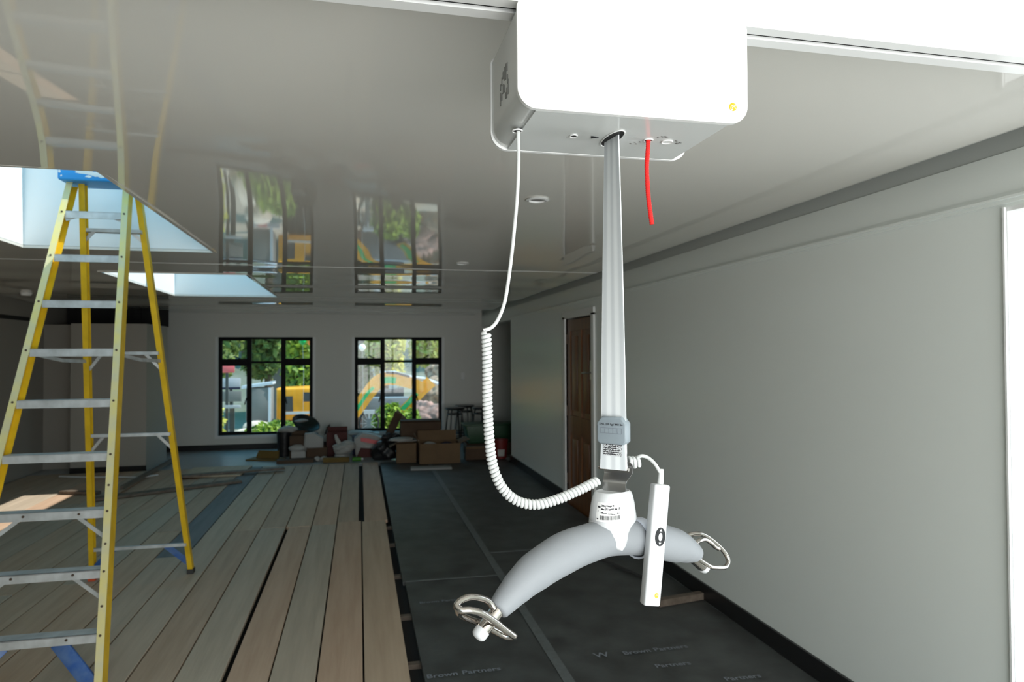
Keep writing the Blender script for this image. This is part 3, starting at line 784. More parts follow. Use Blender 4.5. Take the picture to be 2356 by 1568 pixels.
# double hook bent from polished round bar, left
hk = [q(-.297, 1.2610, .006), q(-.306, 1.2740, .003), q(-.326, 1.2850, .004), q(-.3485, 1.2915, .006), q(-.368, 1.2900, .008), q(-.3775, 1.2845, .012), q(-.3735, 1.2795, .020), q(-.3605, 1.2780, .026), q(-.340, 1.2700, .028), q(-.312, 1.2490, .028), q(-.288, 1.2280, .028), q(-.268, 1.2125, .024), q(-.2625, 1.2070, .016), q(-.268, 1.2060, .008), q(-.278, 1.2110, .002), q(-.300, 1.2260, 0)]
MB().tube(spline(hk, 8), .0058, 12).build('sling_hook', M['chrome'], bar, smooth=60)
hk2 = [q(-.3745, 1.2820, .014), q(-.3700, 1.2720, .006), q(-.360, 1.2630, -.004), q(-.340, 1.2490, -.012), q(-.318, 1.2370, -.014), q(-.300, 1.2330, -.008)]
MB().tube(spline(hk2, 8), .0056, 12).build('sling_hook', M['chrome'], bar, smooth=60)
hk = [q(.236, 1.2830, -.022), q(.262, 1.2900, -.020), q(.290, 1.2900, -.016), q(.315, 1.2800, -.012), q(.340, 1.2630, -.008), q(.362, 1.2440, -.004), q(.3735, 1.2280, 0), q(.3730, 1.2160, .004), q(.357, 1.2080, .008), q(.330, 1.2120, .010), q(.300, 1.2200, .012), q(.275, 1.2330, .012), q(.255, 1.2450, .010)]
MB().tube(spline(hk, 8), .0052, 12).build('sling_hook', M['chrome'], bar, smooth=60)
hk2 = [q(.240, 1.2760, .004), q(.266, 1.2820, .004), q(.292, 1.2800, .002), q(.316, 1.2680, 0), q(.334, 1.2560, -.004), q(.352, 1.2470, -.006)]
MB().tube(spline(hk2, 8), .0050, 12).build('sling_hook', M['chrome'], bar, smooth=60)
# white swivel housing with a tongue that drops over the front of the sleeve
SCX = .000
prof = [(1.4240, .030, .021), (1.4262, .036, .0255), (1.4235, .0395, .0285), (1.416, .0430, .0310), (1.402, .0465, .0335), (1.385, .0490, .0355), (1.372, .0505, .0370), (1.371, .0498, .0363), (1.370, .0505, .0370), (1.365, .0490, .0375), (1.361, .0440, .0380), (1.357, .0375, .0384), (1.352, .0355, .0388), (1.346, .0330, .0391), (1.339, .0306, .0393), (1.333, .0282, .0393), (1.328, .0254, .0391), (1.324, .0218, .0386), (1.3205, .0170, .0380), (1.3178, .0108, .0372), (1.3164, .0052, .0366), (1.3160, .0015, .0362)]
def hubpt(th, z):
    for (z0, w0, d0), (z1, w1, d1) in zip(prof[2:], prof[3:]):
        if z1 <= z <= z0:
            t = (z0 - z) / (z0 - z1 + 1e-9); w = w0 + (w1 - w0) * t; d = d0 + (d1 - d0) * t; break
    else: w, d = prof[-1][1:]
    return hubxy(th, w, d, z)
def hubxy(th, w, d, z, e=.80):
    c, s_ = math.cos(th), math.sin(th)
    cx = math.copysign(abs(c) ** e, c); sy = math.copysign(abs(s_) ** e, s_)
    return q(SCX - .012 * max(0, min(1, (1.368 - z) / .022)) + w * cx, z, d * sy)
b = MB(); n = 48; rings = []
for z, w, d in prof: rings.append([b.b.verts.new(hubxy(2 * pi * k / n, w, d, z)) for k in range(n)])
for A, Bq in zip(rings, rings[1:]):
    for k in range(n): b.b.faces.new((A[k], A[(k + 1) % n], Bq[(k + 1) % n], Bq[k]))
b.b.faces.new(rings[0]); b.b.faces.new(rings[-1][::-1])
hub = b.build('swivel_housing', M['plastic'], bar, smooth=50)
# label wrapped on the left front of the housing
th0, th1 = math.radians(183), math.radians(258)
def lab(u, v, o=.0006):
    th = 2 * pi - (th0 + (th1 - th0) * u)
    z = 1.374 + .036 * v
    p = hubpt(th, z); c = q(SCX, z); dd = (p - c); dd.z = 0
    return p + dd.normalized() * o
b = MB(); g = {}
for i in range(15):
    for j in range(7): g[i, j] = b.b.verts.new(lab(i / 14, j / 6, .0003))
for i in range(14):
    for j in range(6): b.b.faces.new((g[i, j], g[i + 1, j], g[i + 1, j + 1], g[i, j + 1]))
lb = b.build('data_label', M['hoist'], hub, smooth=60)
b = MB(); AS = .054 / .036
def lt(body, size, u0, v0, bold=.00): add_text(b, body, size, lambda x, y: lab(u0 + x / AS, v0 + y, .0007), 'LEFT', bold)
lt('Lifting Hanger II', .13, .20, .80, .006); lt('Max 275 kg/605 lbs', .13, .20, .62, .008); lt('CE', .20, .84, .60, .004)
lt('REF', .11, .20, .44, .006); lt('[LOT]', .11, .52, .40, .004); lt('SN', .11, .86, .40, .004)
lt('MD', .13, .04, .72, .01); lt('i', .12, .06, .50, .01); lt('w', .12, .04, .10, .01)
rnd = random.Random(3); u = .17
while u < .98:
    wd = rnd.choice([.006, .010, .016]); pts = [lab(u, .10, .0007), lab(u + wd, .10, .0007), lab(u + wd, .32, .0007), lab(u, .32, .0007)]
    b.b.faces.new([b.b.verts.new(p) for p in pts]); u += wd + rnd.choice([.007, .010, .014])
for u0, u1, v in ((.28, .46, .42), (.64, .80, .38)):
    b.b.faces.new([b.b.verts.new(lab(*p, .0007)) for p in ((u0, v), (u1, v), (u1, v + .03), (u0, v + .03))])
b.build('label_print', M['ink'], lb, smooth=0)
# bent steel plate joining the housing to the strap loop
b = MB(); th = .0022
pf = [(.000, 1.402), (.000, 1.440), (-.004, 1.446), (-.017, 1.455), (-.020, 1.460), (-.020, 1.472), (-.017, 1.477), (-.004, 1.484)]
wd = [.025, .025, .0255, .029, .031, .0325, .0325, .0325]
for sgn in (1,):
    V = []
    for (nn, z), w_ in zip(pf, wd): V.append([b.b.verts.new(loc(u, nn + o, z)) for u, o in ((-w_, 0), (w_, 0), (w_, -th), (-w_, -th))])
    for A, Bq in zip(V, V[1:]):
        for k in range(4): b.b.faces.new((A[k], A[(k + 1) % 4], Bq[(k + 1) % 4], Bq[k]))
    b.b.faces.new(V[0]); b.b.faces.new(V[-1][::-1])
pl = b.build('hanger_plate', M['brushed'], bar)
b = MB(); b.cyl(loc(-.034, -.002, 1.4690), loc(.031, -.002, 1.4690), .0034, 12); b.build('cross_pin', M['chrome'], pl)

# ================================================================== HAND CONTROL
hc = empty('hand_control', q(.065, 1.20, .055), 'white handset with oval dark button clipped to the front of the lifting bar', 'hand control')
top = q(.0825, 1.437, .052); bot = q(.0485, 1.203, .052)
ax = (top - bot).normalized(); ux = (dS - ax * dS.dot(ax)).normalized(); fx = ux.cross(ax); fx = fx if fx.dot(dF) > 0 else -fx
_tw = math.radians(-24); ux, fx = ux * math.cos(_tw) + fx * math.sin(_tw), fx * math.cos(_tw) - ux * math.sin(_tw)
if fx.dot(Vector((-.36, -.93, 0))) < dF.dot(Vector((-.36, -.93, 0))): _tw = math.radians(48); ux, fx = ux * math.cos(_tw) + fx * math.sin(_tw), fx * math.cos(_tw) - ux * math.sin(_tw)
hw, hd = .0170, .0125; L = (top - bot).length
rot = Matrix((ux, -fx, ax)).transposed()
b = MB(); b.box((0, 0, 0), (2 * hw, 2 * hd, L), bevel=.004, seg=3)
# slight ridge along the face
bmesh.ops.transform(b.b, matrix=rot.to_4x4(), verts=b.b.verts); bmesh.ops.translate(b.b, vec=(top + bot) / 2, verts=b.b.verts)
hb = b.build('handset_body', M['plastic'], hc, smooth=40)
def hp(u, v, o=.0003): return bot + ax * v + ux * u + fx * (hd + o)
def oval(cu, cv, ru, rv, m, name, par, o=.0006, n=32):
    b = MB(); b.prism([hp(cu + ru * math.cos(2 * pi * k / n), cv + rv * math.sin(2 * pi * k / n), 0) for k in range(n)], fx * o)
    return b.build(name, m, par, smooth=40)
bt = oval(.0035, .1345, .0108, .0180, M['darkbutton'], 'rocker_button', hb, .0012)
oval(.0035, .1345, .0040, .0078, M['plastic'], 'button_centre', bt, .0016)
for sg in (1, -1):
    b = MB(); cv = .1345 + sg * .0130
    b.prism([hp(.0035 - .0028, cv - sg * .0022, .0012), hp(.0035 + .0028, cv - sg * .0022, .0012), hp(.0035, cv + sg * .0024, .0012)], fx * .0004)
    b.build('arrow_mark', M['plastic'], bt, smooth=0)
b = MB(); n = 20
b.prism([hp(.0065 + .0042 * math.cos(2 * pi * k / n), .0215 + .0048 * math.sin(2 * pi * k / n), 0) for k in range(n)], fx * .0004, m=M['yellow'])
b.tube([hp(.0072 + .0028 * math.cos(math.radians(t)), .0200 + .0028 * math.sin(math.radians(t)), .0005) for t in range(10, 181, 17)], .0005, 6, m=M['plastic'])
b.build('emblem', None, hb)
b = MB(); b.prism([hp(-.003, .0085, 0), hp(.015, .0085, 0), hp(.015, .0110, 0), hp(-.003, .0110, 0)], fx * .0003); b.build('faint_mark', M['clipplastic'], hb)
# clip round the bar
b = MB(); cb = q(.075, 1.3195); pts = []
for k in range(17):
    a = math.radians(-150 + 300 * k / 16); pts.append((math.cos(a), math.sin(a)))
V = []
for c_, s_ in pts:
    V.append([b.b.verts.new(cb + dF * (c_ * r) + dZ * (s_ * r) + dS * o) for r, o in ((.0372, -.011), (.0372, .011), (.0410, .011), (.0410, -.011))])
for A, Bq in zip(V, V[1:]):
    for k in range(4): b.b.faces.new((A[k], A[(k + 1) % 4], Bq[(k + 1) % 4], Bq[k]))
b.b.faces.new(V[0]); b.b.faces.new(V[-1][::-1])
b.build('bar_clip', M['clipplastic'], hc, smooth=40)

# ================================================================== COILED CABLE
cc = empty('coiled_cable', at(1215, 1165, Y=1.288), 'long white coiled cable hanging from the hoist and looping up to the lifting bar', 'cable')
yc = 1.288
straight = spline([at(1192, 300, Y=yc) + Vector((0, 0, .004)), at(1193, 370, Y=yc), at(1190, 450, Y=yc), at(1182, 540, Y=yc), at(1173, 620, Y=yc), at(1162, 690, Y=yc), at(1148, 730, Y=yc), at(1132, 752, Y=yc), at(1112, 760, Y=yc)], 10)
MB().tube(straight, .0036, 10).build('straight_lead', M['cable'], cc, smooth=60)
coil = spline([at(1118, 764, Y=yc), at(1120, 800, Y=yc), at(1121, 860, Y=yc), at(1121, 910, Y=yc), at(1123, 960, Y=yc), at(1126, 1010, Y=yc), at(1132, 1060, Y=yc), at(1145, 1103, Y=yc), at(1166, 1134, Y=yc), at(1196, 1154, Y=yc), at(1235, 1160, Y=yc), at(1280, 1149, Y=1.292), at(1330, 1128, Y=1.300), at(1374, 1106, Y=1.310)], 10)
MB().tube(helix(coil, .0066, .0080, 14), .00385, 8).build('coil', M['cable'], cc, smooth=60)
yb_ = 1.318
c2 = spline([at(1440, 1062, Y=yb_), at(1450, 1063, Y=yb_), at(1461, 1063, Y=yb_), at(1468, 1063, Y=yb_)], 6)
MB().tube(helix(c2, .0094, .0084, 16), .0038, 8).build('coil', M['cable'], cc, smooth=60)
end = top + ax * .002
ld = spline([at(1467, 1052, Y=1.312), at(1477, 1048, Y=1.306), at(1492, 1053, Y=1.30), at(1507, 1067, Y=1.29), at(1517, 1083, Y=1.283), end + ax * .020, end], 10)
MB().tube(ld, .0036, 10).build('handset_lead', M['cable'], cc, smooth=60)
b = MB()
b.tube([end - ax * .003, end + ax * .004, end + ax * .012, end + ax * .022, end + ax * .028], [.0066, .0062, .0056, .0050, .0040], 14)
b.build('strain_relief', M['cable'], cc, smooth=50)

# ================================================================== STEP LADDER
lad = empty('step_ladder', (-1.62, 4.8, 0), 'tall yellow fibreglass step ladder with blue top cap reaching into the skylight', 'step ladder')
def fr(k, side):                                     # front rail inner edge at step height index k
    z = .29 * k; y = 3.75 + .114 * k
    return Vector(((-1.277 - .0228 * k) if side > 0 else (-1.944 + .0158 * k), y, z))
up = (fr(10, 1) - fr(0, 1)).normalized()
for side in (1, -1):
    A = fr(0.12, side); Bt = fr(9.75, side)
    b = MB(); X = Vector((side, 0, 0))
    d = (Bt - A).normalized(); back = X.cross(d) * side; back = back if back.y > 0 else -back
    x0 = .000; w = .036; t = .006; dep = .088
    # C channel: front flange, web on the outside, rear flange
    def slab(u0, u1, v0, v1, m):
        ps = [A + X * u + back * v for u, v in ((u0, v0), (u1, v0), (u1, v1), (u0, v1))]
        b.prism(ps, Bt - A, m=m)
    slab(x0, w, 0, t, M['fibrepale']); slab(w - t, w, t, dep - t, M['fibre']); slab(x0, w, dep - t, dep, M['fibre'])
    fl = b.build('front_rail', None, lad)
    for k in range(1, 10):
        for dk in ((0, .45) if k < 4 else (0,)):
            p = fr(k + dk - .03, side) + X * .017
            MB().cyl(p + Vector((0, .002, 0)), p - back * .004, .0062, 10).build('rivet', M['bolt'], fl)
    # red boots
    b = MB(); p = fr(0.03, side)
    b.prism([p + X * u + back * v + Vector((0, 0, -p.z)) for u, v in ((-.004, -.006), (w + .005, -.006), (w + .005, dep + .006), (-.004, dep + .006))], d * .075)
    b.build('foot', M['redboot'], lad)
for k in range(1, 10):
    a = fr(k, -1); c = fr(k, 1); b = MB()
    b.bx(a.x - .002, c.x + .002, a.y + .002, a.y + .010, a.z - .044, a.z)
    b.bx(a.x - .002, c.x + .002, a.y + .002, a.y + .086, a.z - .006, a.z)
    b.bx(a.x - .002, c.x + .002, a.y + .080, a.y + .086, a.z - .030, a.z - .006)
    st = b.build('step', M['step'], lad)
    if k <= 3 or k == 9:
        L_ = (c.x - a.x)
        for s_, e_ in ((1, c), (-1, a)):
            dx = .16 if k <= 3 else .07; dz = .15 if k <= 3 else .055
            if k == 1: continue
            b = MB(); b.beam((e_.x - s_ * dx, a.y + .03, a.z - .020), (e_.x + s_ * .002, a.y + .012, a.z - dz), .006, .020, side=(0, 1, 0))
            b.build('step_brace', M['step'], st)
    if k <= 3:
        for f in (.30, .78):
            p = Vector((a.x + (c.x - a.x) * f, a.y + .003, a.z - .018)); MB().cyl(p, p - Vector((0, .006, 0)), .0065, 10).build('rivet', M['bolt'], st)
for s_ in (1, -1):
    e_ = fr(1, s_); b = MB()
    b.beam((e_.x - s_ * .19, e_.y + .035, .255), (e_.x - s_ * .002, fr(.25, s_).y + .035, .055), .018, .075, side=(0, 1, 0), bevel=.003)
    b.build('foot_brace', M['bluebrace'], lad)
# rear rails
def rr(z, side):
    t = z / 2.80
    A = Vector((-1.285, 5.780, 0)) if side > 0 else Vector((-1.975, 5.765, 0))
    Bt = Vector((-1.445, 4.955, 2.80)) if side > 0 else Vector((-1.755, 4.90, 2.80))
    return A.lerp(Bt, t)
for side in (1, -1):
    A = rr(.03, side); Bt = rr(2.84, side); X = Vector((side, 0, 0)); b = MB()
    def slab2(u0, u1, v0, v1): b.prism([A + X * u + Vector((0, v, 0)) for u, v in ((u0, v0), (u1, v0), (u1, v1), (u0, v1))], Bt - A)
    slab2(-.018, .018, -.004, .002); slab2(.012, .018, .002, .050); slab2(-.018, .012, .044, .050)
    b.build('rear_rail', M['fibre'], lad)
    MB().bx(A.x - .024, A.x + .024, A.y - .010, A.y + .056, .0, .07 if side < 0 else .035).build('foot', M['redboot'] if side < 0 else M['rubber'], lad)
for z, th_ in ((2.535, .05), (1.722, .014), (1.133, .014), (.253, .018)):
    a = rr(z, -1); c = rr(z, 1); b = MB()
    b.bx(a.x, c.x, a.y + .002, a.y + .03 + (.03 if th_ > .04 else 0), z - .018, z + .004)
    h = b.build('rear_spreader', M['step'], lad)
    for s_, e_, f_ in ((1, c, a), (-1, a, c)):
        blue = z < .5; b = MB()
        dx, dz = (.15, .16) if blue else ((.10, .12) if z < 2 else (.07, .07))
        b.beam((e_.x - s_ * dx, e_.y + .012, z - .008), (e_.x - s_ * .004, rr(z - dz, s_).y + .012, z - dz), .006, .020 if not blue else .045, side=(0, 1, 0))
        b.build('rear_brace', M['bluebrace'] if blue else M['step'], h)
# folding spreader arms between front and rear rails
for side in (1, -1):
    a = fr(5.9, side) + Vector((.0, .06, 0)); c = rr(1.66, side); m_ = (a + c) / 2 + Vector((0, 0, -.015)); b = MB()
    b.beam(a, m_, .022, .004, side=(0, 0, 1)); b.beam(m_, c, .022, .004, side=(0, 0, 1)); b.build('spreader_arm', M['step'], lad)
# top cap
b = MB(); b.prism([(-1.855, 4.800, 2.810), (-1.385, 4.800, 2.810), (-1.385, 5.030, 2.810), (-1.855, 5.030, 2.810)], (0, 0, .095), bevel=.012)
cp = b.build('top_cap', M['bluecap'], lad)
rnd = random.Random(4)
for x, z, w_, h_ in ((-1.70, 2.866, .06, .020), (-1.62, 2.850, .05, .016), (-1.55, 2.870, .04, .016), (-1.68, 2.836, .018, .008), (-1.845, 2.862, .008, .008), (-1.835, 2.835, .006, .006)):
    b = MB(); n = 18
    rr_ = [1 + .3 * rnd.uniform(-1, 1) for k in range(n)]
    vs = [b.b.verts.new((x + w_ * rr_[k] * math.cos(2 * pi * k / n), 4.7988, z + h_ * rr_[k] * math.sin(2 * pi * k / n))) for k in range(n)]; vc = b.b.verts.new((x, 4.7975, z))
    for k in range(n): b.b.faces.new((vc, vs[k], vs[(k + 1) % n]))
    b.build('paint_splash', M['paintwhite'], cp)

# ================================================================== LOOSE TIMBER ON THE LEFT
def thing(mb, name, m, label, cat, group=None, smooth=35): return tag(mb.build(name, m, None, smooth), label, cat, group)
b = MB(); b.prism([(-2.40, 10.25, .004), (-1.63, 10.20, .004), (-1.59, 11.03, .004), (-2.42, 11.03, .004)], (0, 0, .02))
thing(b, 'plywood_sheet', M['ply'], 'pale plywood sheet lying on the boards left of the piled boxes', 'plywood')
b = MB(); b.prism([(-1.06, 10.48, .026), (-2.42, 10.10, .026), (-2.45, 10.22, .026), (-1.09, 10.60, .026)], (0, 0, .028))
thing(b, 'timber_plank', M['timber'], 'dark timber plank lying across the boards in front of the plywood sheet', 'plank', 'loose planks on the floor')
b = MB(); b.prism([(-1.52, 9.66, .006), (-3.0, 8.84, .006), (-3.08, 8.98, .006), (-1.60, 9.80, .006)], (0, 0, .028))
thing(b, 'timber_plank', M['timber'], 'long dark timber plank lying across the boards behind the ladder', 'plank', 'loose planks on the floor')
b = MB(); b.beam((-2.85, 9.25, .075), (-2.92, 11.95, .03), .045, .045, side=(1, 0, 0))
thing(b, 'timber_batten', M['timber'], 'thin dark batten running back beside the low partition, resting on a plank', 'batten')
b = MB(); b.tube(spline([(-4.10, 10.75, .012), (-3.7, 10.58, .012), (-3.3, 10.50, .012), (-2.97, 10.40, .012), (-2.78, 10.55, .012)], 8), .012, 8)
thing(b, 'power_lead', M['cable'], 'thin white lead lying on the floor behind the ladder', 'cable')
b = MB(); b.prism([(-3.60, 9.42, .006), (-3.12, 9.24, .006), (-3.10, 9.33, .006), (-3.58, 9.51, .006)], (0, 0, .035))
thing(b, 'timber_offcut', M['timber'], 'short dark timber offcut at far left, above the sunlit patch', 'timber offcut')
b = MB(); b.box((2.14, 4.34, .021), (.36, .05, .045), rot=.18)
thing(b, 'timber_offcut', M['timber'], 'dark timber offcut on the black paper beside the right wall', 'timber offcut')
b = MB(); b.tube(spline([(1.82, 5.62, .010), (1.97, 5.27, .010), (2.03, 5.05, .010), (2.09, 4.85, .010)], 6), .011, 8)
thing(b, 'black_rod', M['rubber'], 'thin black rod on the black paper behind the lifting bar', 'rod')

# ================================================================== PILE UNDER THE WINDOWS
def carton(name, x0, x1, y0, y1, h, label, m=M['carton'], flaps=(), z=-.012, group='cardboard boxes by the back wall', rot=0):
    t = empty(name, ((x0 + x1) / 2, (y0 + y1) / 2, z), label, 'box', group); w = .008
    b = MB(); z1 = z + h
    b.bx(x0, x1, y0, y0 + w, z, z1); b.bx(x0, x1, y1 - w, y1, z, z1); b.bx(x0, x0 + w, y0 + w, y1 - w, z, z1); b.bx(x1 - w, x1, y0 + w, y1 - w, z, z1); b.bx(x0 + w, x1 - w, y0 + w, y1 - w, z, z + w)
    b.build('box_body', m, t)
    for f in flaps:
        s_, ang, l = f; b = MB(); a = math.radians(ang)
        dy, dz = math.cos(a) * l, math.sin(a) * l
        if s_ == 'f': b.prism([(x0 + .005, y0, z1), (x1 - .005, y0, z1), (x1 - .005, y0 - dy, z1 + dz), (x0 + .005, y0 - dy, z1 + dz)], (0, .004, .004))
        if s_ == 'b': b.prism([(x0 + .005, y1, z1), (x1 - .005, y1, z1), (x1 - .005, y1 + dy, z1 + dz), (x0 + .005, y1 + dy, z1 + dz)], (0, -.004, .004))
        if s_ == 'l': b.prism([(x0, y0 + .005, z1), (x0, y1 - .005, z1), (x0 - dy, y1 - .005, z1 + dz), (x0 - dy, y0 + .005, z1 + dz)], (.004, 0, .004))
        if s_ == 'r': b.prism([(x1, y0 + .005, z1), (x1, y1 - .005, z1), (x1 + dy, y1 - .005, z1 + dz), (x1 + dy, y0 + .005, z1 + dz)], (-.004, 0, .004))
        b.build('flap', m, t)
    return t
PZ = .004
carton('cardboard_box', .905, 1.535, 10.60, 11.02, .31, 'largest open cardboard box, front right of the pile', flaps=(('l', 65, .14), ('r', 20, .16), ('b', 75, .16)), z=PZ)
carton('cardboard_box', .565, .868, 10.80, 11.04, .30, 'smaller upright cardboard box left of the largest one', flaps=(('l', -25, .12),), z=PZ)
carton('cardboard_box', .66, 1.31, 11.25, 11.62, .60, 'long closed cardboard box standing behind, below the right window', m=M['cartondark'], flaps=(('f', 2, .002),))
b = MB(); b.bx(.665, 1.305, 11.255, 11.615, .605, .613); thing(b, 'carton_lid', M['cartondark'], 'flat cardboard lid on the long box below the right window', 'lid')
b = MB(); b.box((.72, 11.00, .332), (.36, .22, .012), rot=.3); b.blob((.64, 10.98, .352), (.20, .14, .03), 3, .25, 5)
thing(b, 'crumpled_sheet', M['cloth'], 'crumpled white packing sheet on the smaller upright box', 'packing sheet')
b = MB(); b.blob((1.08, 10.82, .27), (.11, .12, .05), 3, .25, 8)
thing(b, 'bubble_wrap', M['cloth'], 'white packing wrap inside the largest open box', 'packing wrap')
b = MB(); b.blob((1.34, 10.80, .24), (.12, .13, .08), 3, .2, 9); thing(b, 'dark_bundle', M['navy'], 'dark bundle inside the largest open box', 'bundle')
b = MB(); b.box((1.04, 10.20, .012), (.60, .20, .03), rot=-.06)
thing(b, 'foam_offcut', M['foam'], 'pale flat foam board on the floor in front of the boxes', 'foam board')
b = MB(); b.blob((.40, 11.38, .13), (.20, .17, .18), 4, .26, 12, 2.4, flat=-.01); b.blob((.50, 11.42, .32), (.15, .11, .10), 4, .35, 13, 2.4)
thing(b, 'rubbish_sack', M['blackbag'], 'black rubbish sack slumped between the red and white bag and the boxes', 'rubbish sack')
b = MB(); b.box((.56, 11.75, .50), (.13, .05, .44), rot=Matrix.Rotation(.42, 3, 'Y')); thing(b, 'tilted_board', M['cartondark'], 'narrow brown board leaning up in front of the right window', 'board')
b = MB(); b.box((.74, 11.80, .58), (.10, .05, .40), rot=Matrix.Rotation(-.75, 3, 'Y')); thing(b, 'tilted_board', M['timber'], 'dark board crossing the brown one in front of the right window', 'board')
t = empty('paint_bag', (.18, 11.75, -.012), 'white bag with red printing below the right window', 'bag')
b = MB(); b.prism([(-.06, 11.60, -.01), (.36, 11.60, -.01), (.40, 11.60, .30), (.24, 11.56, .36), (.05, 11.58, .40), (-.09, 11.60, .30)], (0, .30, 0), bevel=.02); b.build('bag_body', M['cloth'], t)
b = MB(); b.prism([(.02, 11.555, .27), (.14, 11.555, .24), (.34, 11.575, .20), (.36, 11.58, .25), (.16, 11.555, .31), (.02, 11.56, .33)], (0, -.006, 0)); b.build('red_print', M['signred'], t)
b = MB(); b.prism([(-.05, 11.59, .0), (.20, 11.59, .0), (.24, 11.59, .14), (.02, 11.59, .16)], (0, -.008, 0)); b.build('maroon_print', M['maroon'], t)
b = MB(); b.box((.10, 12.55, .27), (.50, .30, .05), rot=.08); b.blob((.0, 12.5, .30), (.24, .16, .05), 3, .2, 22)
b.bx(-.10, .30, 12.42, 12.68, -.012, .25)
thing(b, 'dust_sheet', M['cloth'], 'folded white dust sheet stacked at the foot of the right window', 'dust sheet')
b = MB(); b.blob((-.28, 11.50, .17), (.17, .14, .10), 4, .25, 17); b.blob((-.19, 11.52, .22), (.12, .10, .07), 3, .2, 18); b.tube([(-.38, 11.48, .40), (-.36, 11.48, .33), (-.32, 11.49, .25), (-.28, 11.50, .20)], [.02, .03, .04, .05], 8)
b.blob((-.28, 11.52, .04), (.12, .12, .055), 3, .1, 20)
thing(b, 'white_bag', M['cloth'], 'crumpled white plastic bag in front of the maroon box', 'bag', 'white plastic bags')
carton('cardboard_box', -.54, -.20, 11.90, 12.25, .40, 'maroon-brown box standing under the wall between the two windows', m=M['maroon'], flaps=(('b', 80, .06),))
t = carton('cardboard_box', -.84, -.52, 11.62, 11.92, .19, 'low brown box holding a white bag, left of the maroon box', m=M['cartondark'])
b = MB(); b.prism([(-.90, 11.70, .12), (-.58, 11.70, .12), (-.58, 11.70, .32), (-.74, 11.66, .42), (-.88, 11.70, .40)], (0, .16, 0), bevel=.03)
thing(b, 'white_bag', M['cloth'], 'upright white bag standing in the low brown box', 'bag', 'white plastic bags')
b = MB(); b.prism([(-.60, 12.3, .30), (-.50, 12.3, .36), (-.50, 12.3, .50), (-.56, 12.3, .44)], (0, .05, 0)); b.bx(-.56, -.52, 12.3, 12.34, -.012, .32)
thing(b, 'dust_brush', M['rubber'], 'black brush sticking up between the white bag and the maroon box', 'brush')
carton('cardboard_box', -1.12, -.86, 11.78, 12.10, .37, 'tall brown box beside the black bin, under the left window', m=M['cartondark'], flaps=(('b', 80, .05),))
b = MB(); b.blob((-.98, 11.70, .17), (.13, .08, .06), 3, .2, 31); b.bx(-1.08, -.86, 11.62, 11.77, -.012, .13)
thing(b, 'cloth_bundle', M['cloth'], 'small pale cloth bundle in front of the tall brown box', 'cloth')
t = empty('rubbish_bin', (-1.24, 12.15, -.012), 'black bin under the right end of the left window', 'bin')
b = MB(); b.lathe([(.105, 0), (.125, .41), (.115, .41), (.10, .02)], (-1.24, 12.15, -.012), 24); b.build('bin_body', M['blackbag'], t)
b = MB(); b.blob((-1.20, 12.14, .43), (.15, .12, .06), 3, .22, 33); thing(b, 'white_bag', M['cloth'], 'white plastic bag on top of the black bin', 'bag', 'white plastic bags')
t = empty('plastic_basin', (-.93, 12.60, .36), 'dark green basin tipped on the window ledge boxes, left window right corner', 'basin')
ax_ = Vector((.35, -.45, .82)).normalized()
b = MB(); b.lathe([(.06, -.10), (.16, -.07), (.24, .03), (.25, .035), (.235, .035), (.15, -.05), (.02, -.08)], (-.93, 12.60, .47), 28, axis=ax_); b.build('basin_shell', M['darkgreen'], t)
b = MB(); b.blob((-1.0, 12.53, .54), (.11, .07, .03), 3, .2, 35); b.build('wet_rim', M['cloth'], t)
b = MB(); b.bx(-1.14, -.72, 12.40, 12.78, -.012, .30)
thing(b, 'dark_crate', M['rubber'], 'dark crate under the tipped green basin', 'crate')
b = MB(); b.prism([(-1.80, 11.75, -.010), (-1.22, 11.60, -.010), (-1.18, 11.80, -.010), (-1.70, 12.05, -.010)], (0, 0, .02)); b.prism([(-1.66, 11.87, .012), (-1.28, 11.71, .012), (-1.28, 11.75, .13), (-1.62, 11.91, .13)], (0, .02, 0))
thing(b, 'folded_cardboard', M['yellowcard'], 'yellow-brown folded cardboard on the floor left of the pile', 'cardboard')
b = MB(); b.box((-1.0, 11.42, .012), (.56, .22, .05), rot=.06); thing(b, 'cardboard_offcut', M['cartondark'], 'flat reddish-brown cardboard lying at the front left of the pile', 'cardboard')
b = MB(); b.box((-.36, 11.24, .03), (.40, .10, .07), rot=-.03); thing(b, 'cardboard_offcut', M['yellowcard'], 'narrow tan cardboard strip at the front of the pile, before the white bag', 'cardboard')
for x, y, r_, lb in ((-.66, 11.42, .05, 'small crumpled white rag left of the tan cardboard strip'), (-.56, 11.40, .06, 'larger crumpled white rag beside the tan cardboard strip')):
    b = MB(); b.blob((x, y, .03), (r_, r_, .04), 2, .3, int(x * -100)); thing(b, 'white_rag', M['cloth'], lb, 'rag', 'white rags before the pile')
t = empty('spray_can', (-.07, 11.30, -.012), 'lime green spray can lying before the white bag', 'spray can')
b = MB(); b.cyl((-.11, 11.28, .022), (.03, 11.28, .022), .033, 16); b.build('can_body', M['limegreen'], t)
b = MB(); b.cyl((.03, 11.28, .022), (.06, 11.28, .022), .022, 14); b.build('can_cap', M['plastic'], t)
b = MB(); b.bx(-.02, .12, 11.75, 11.95, -.012, .22) if False else b.bx(-.12, -.02, 11.95, 12.2, -.012, .30)
thing(b, 'tool_case', M['navy'], 'dark navy case between the white bag and the printed bag', 'case')
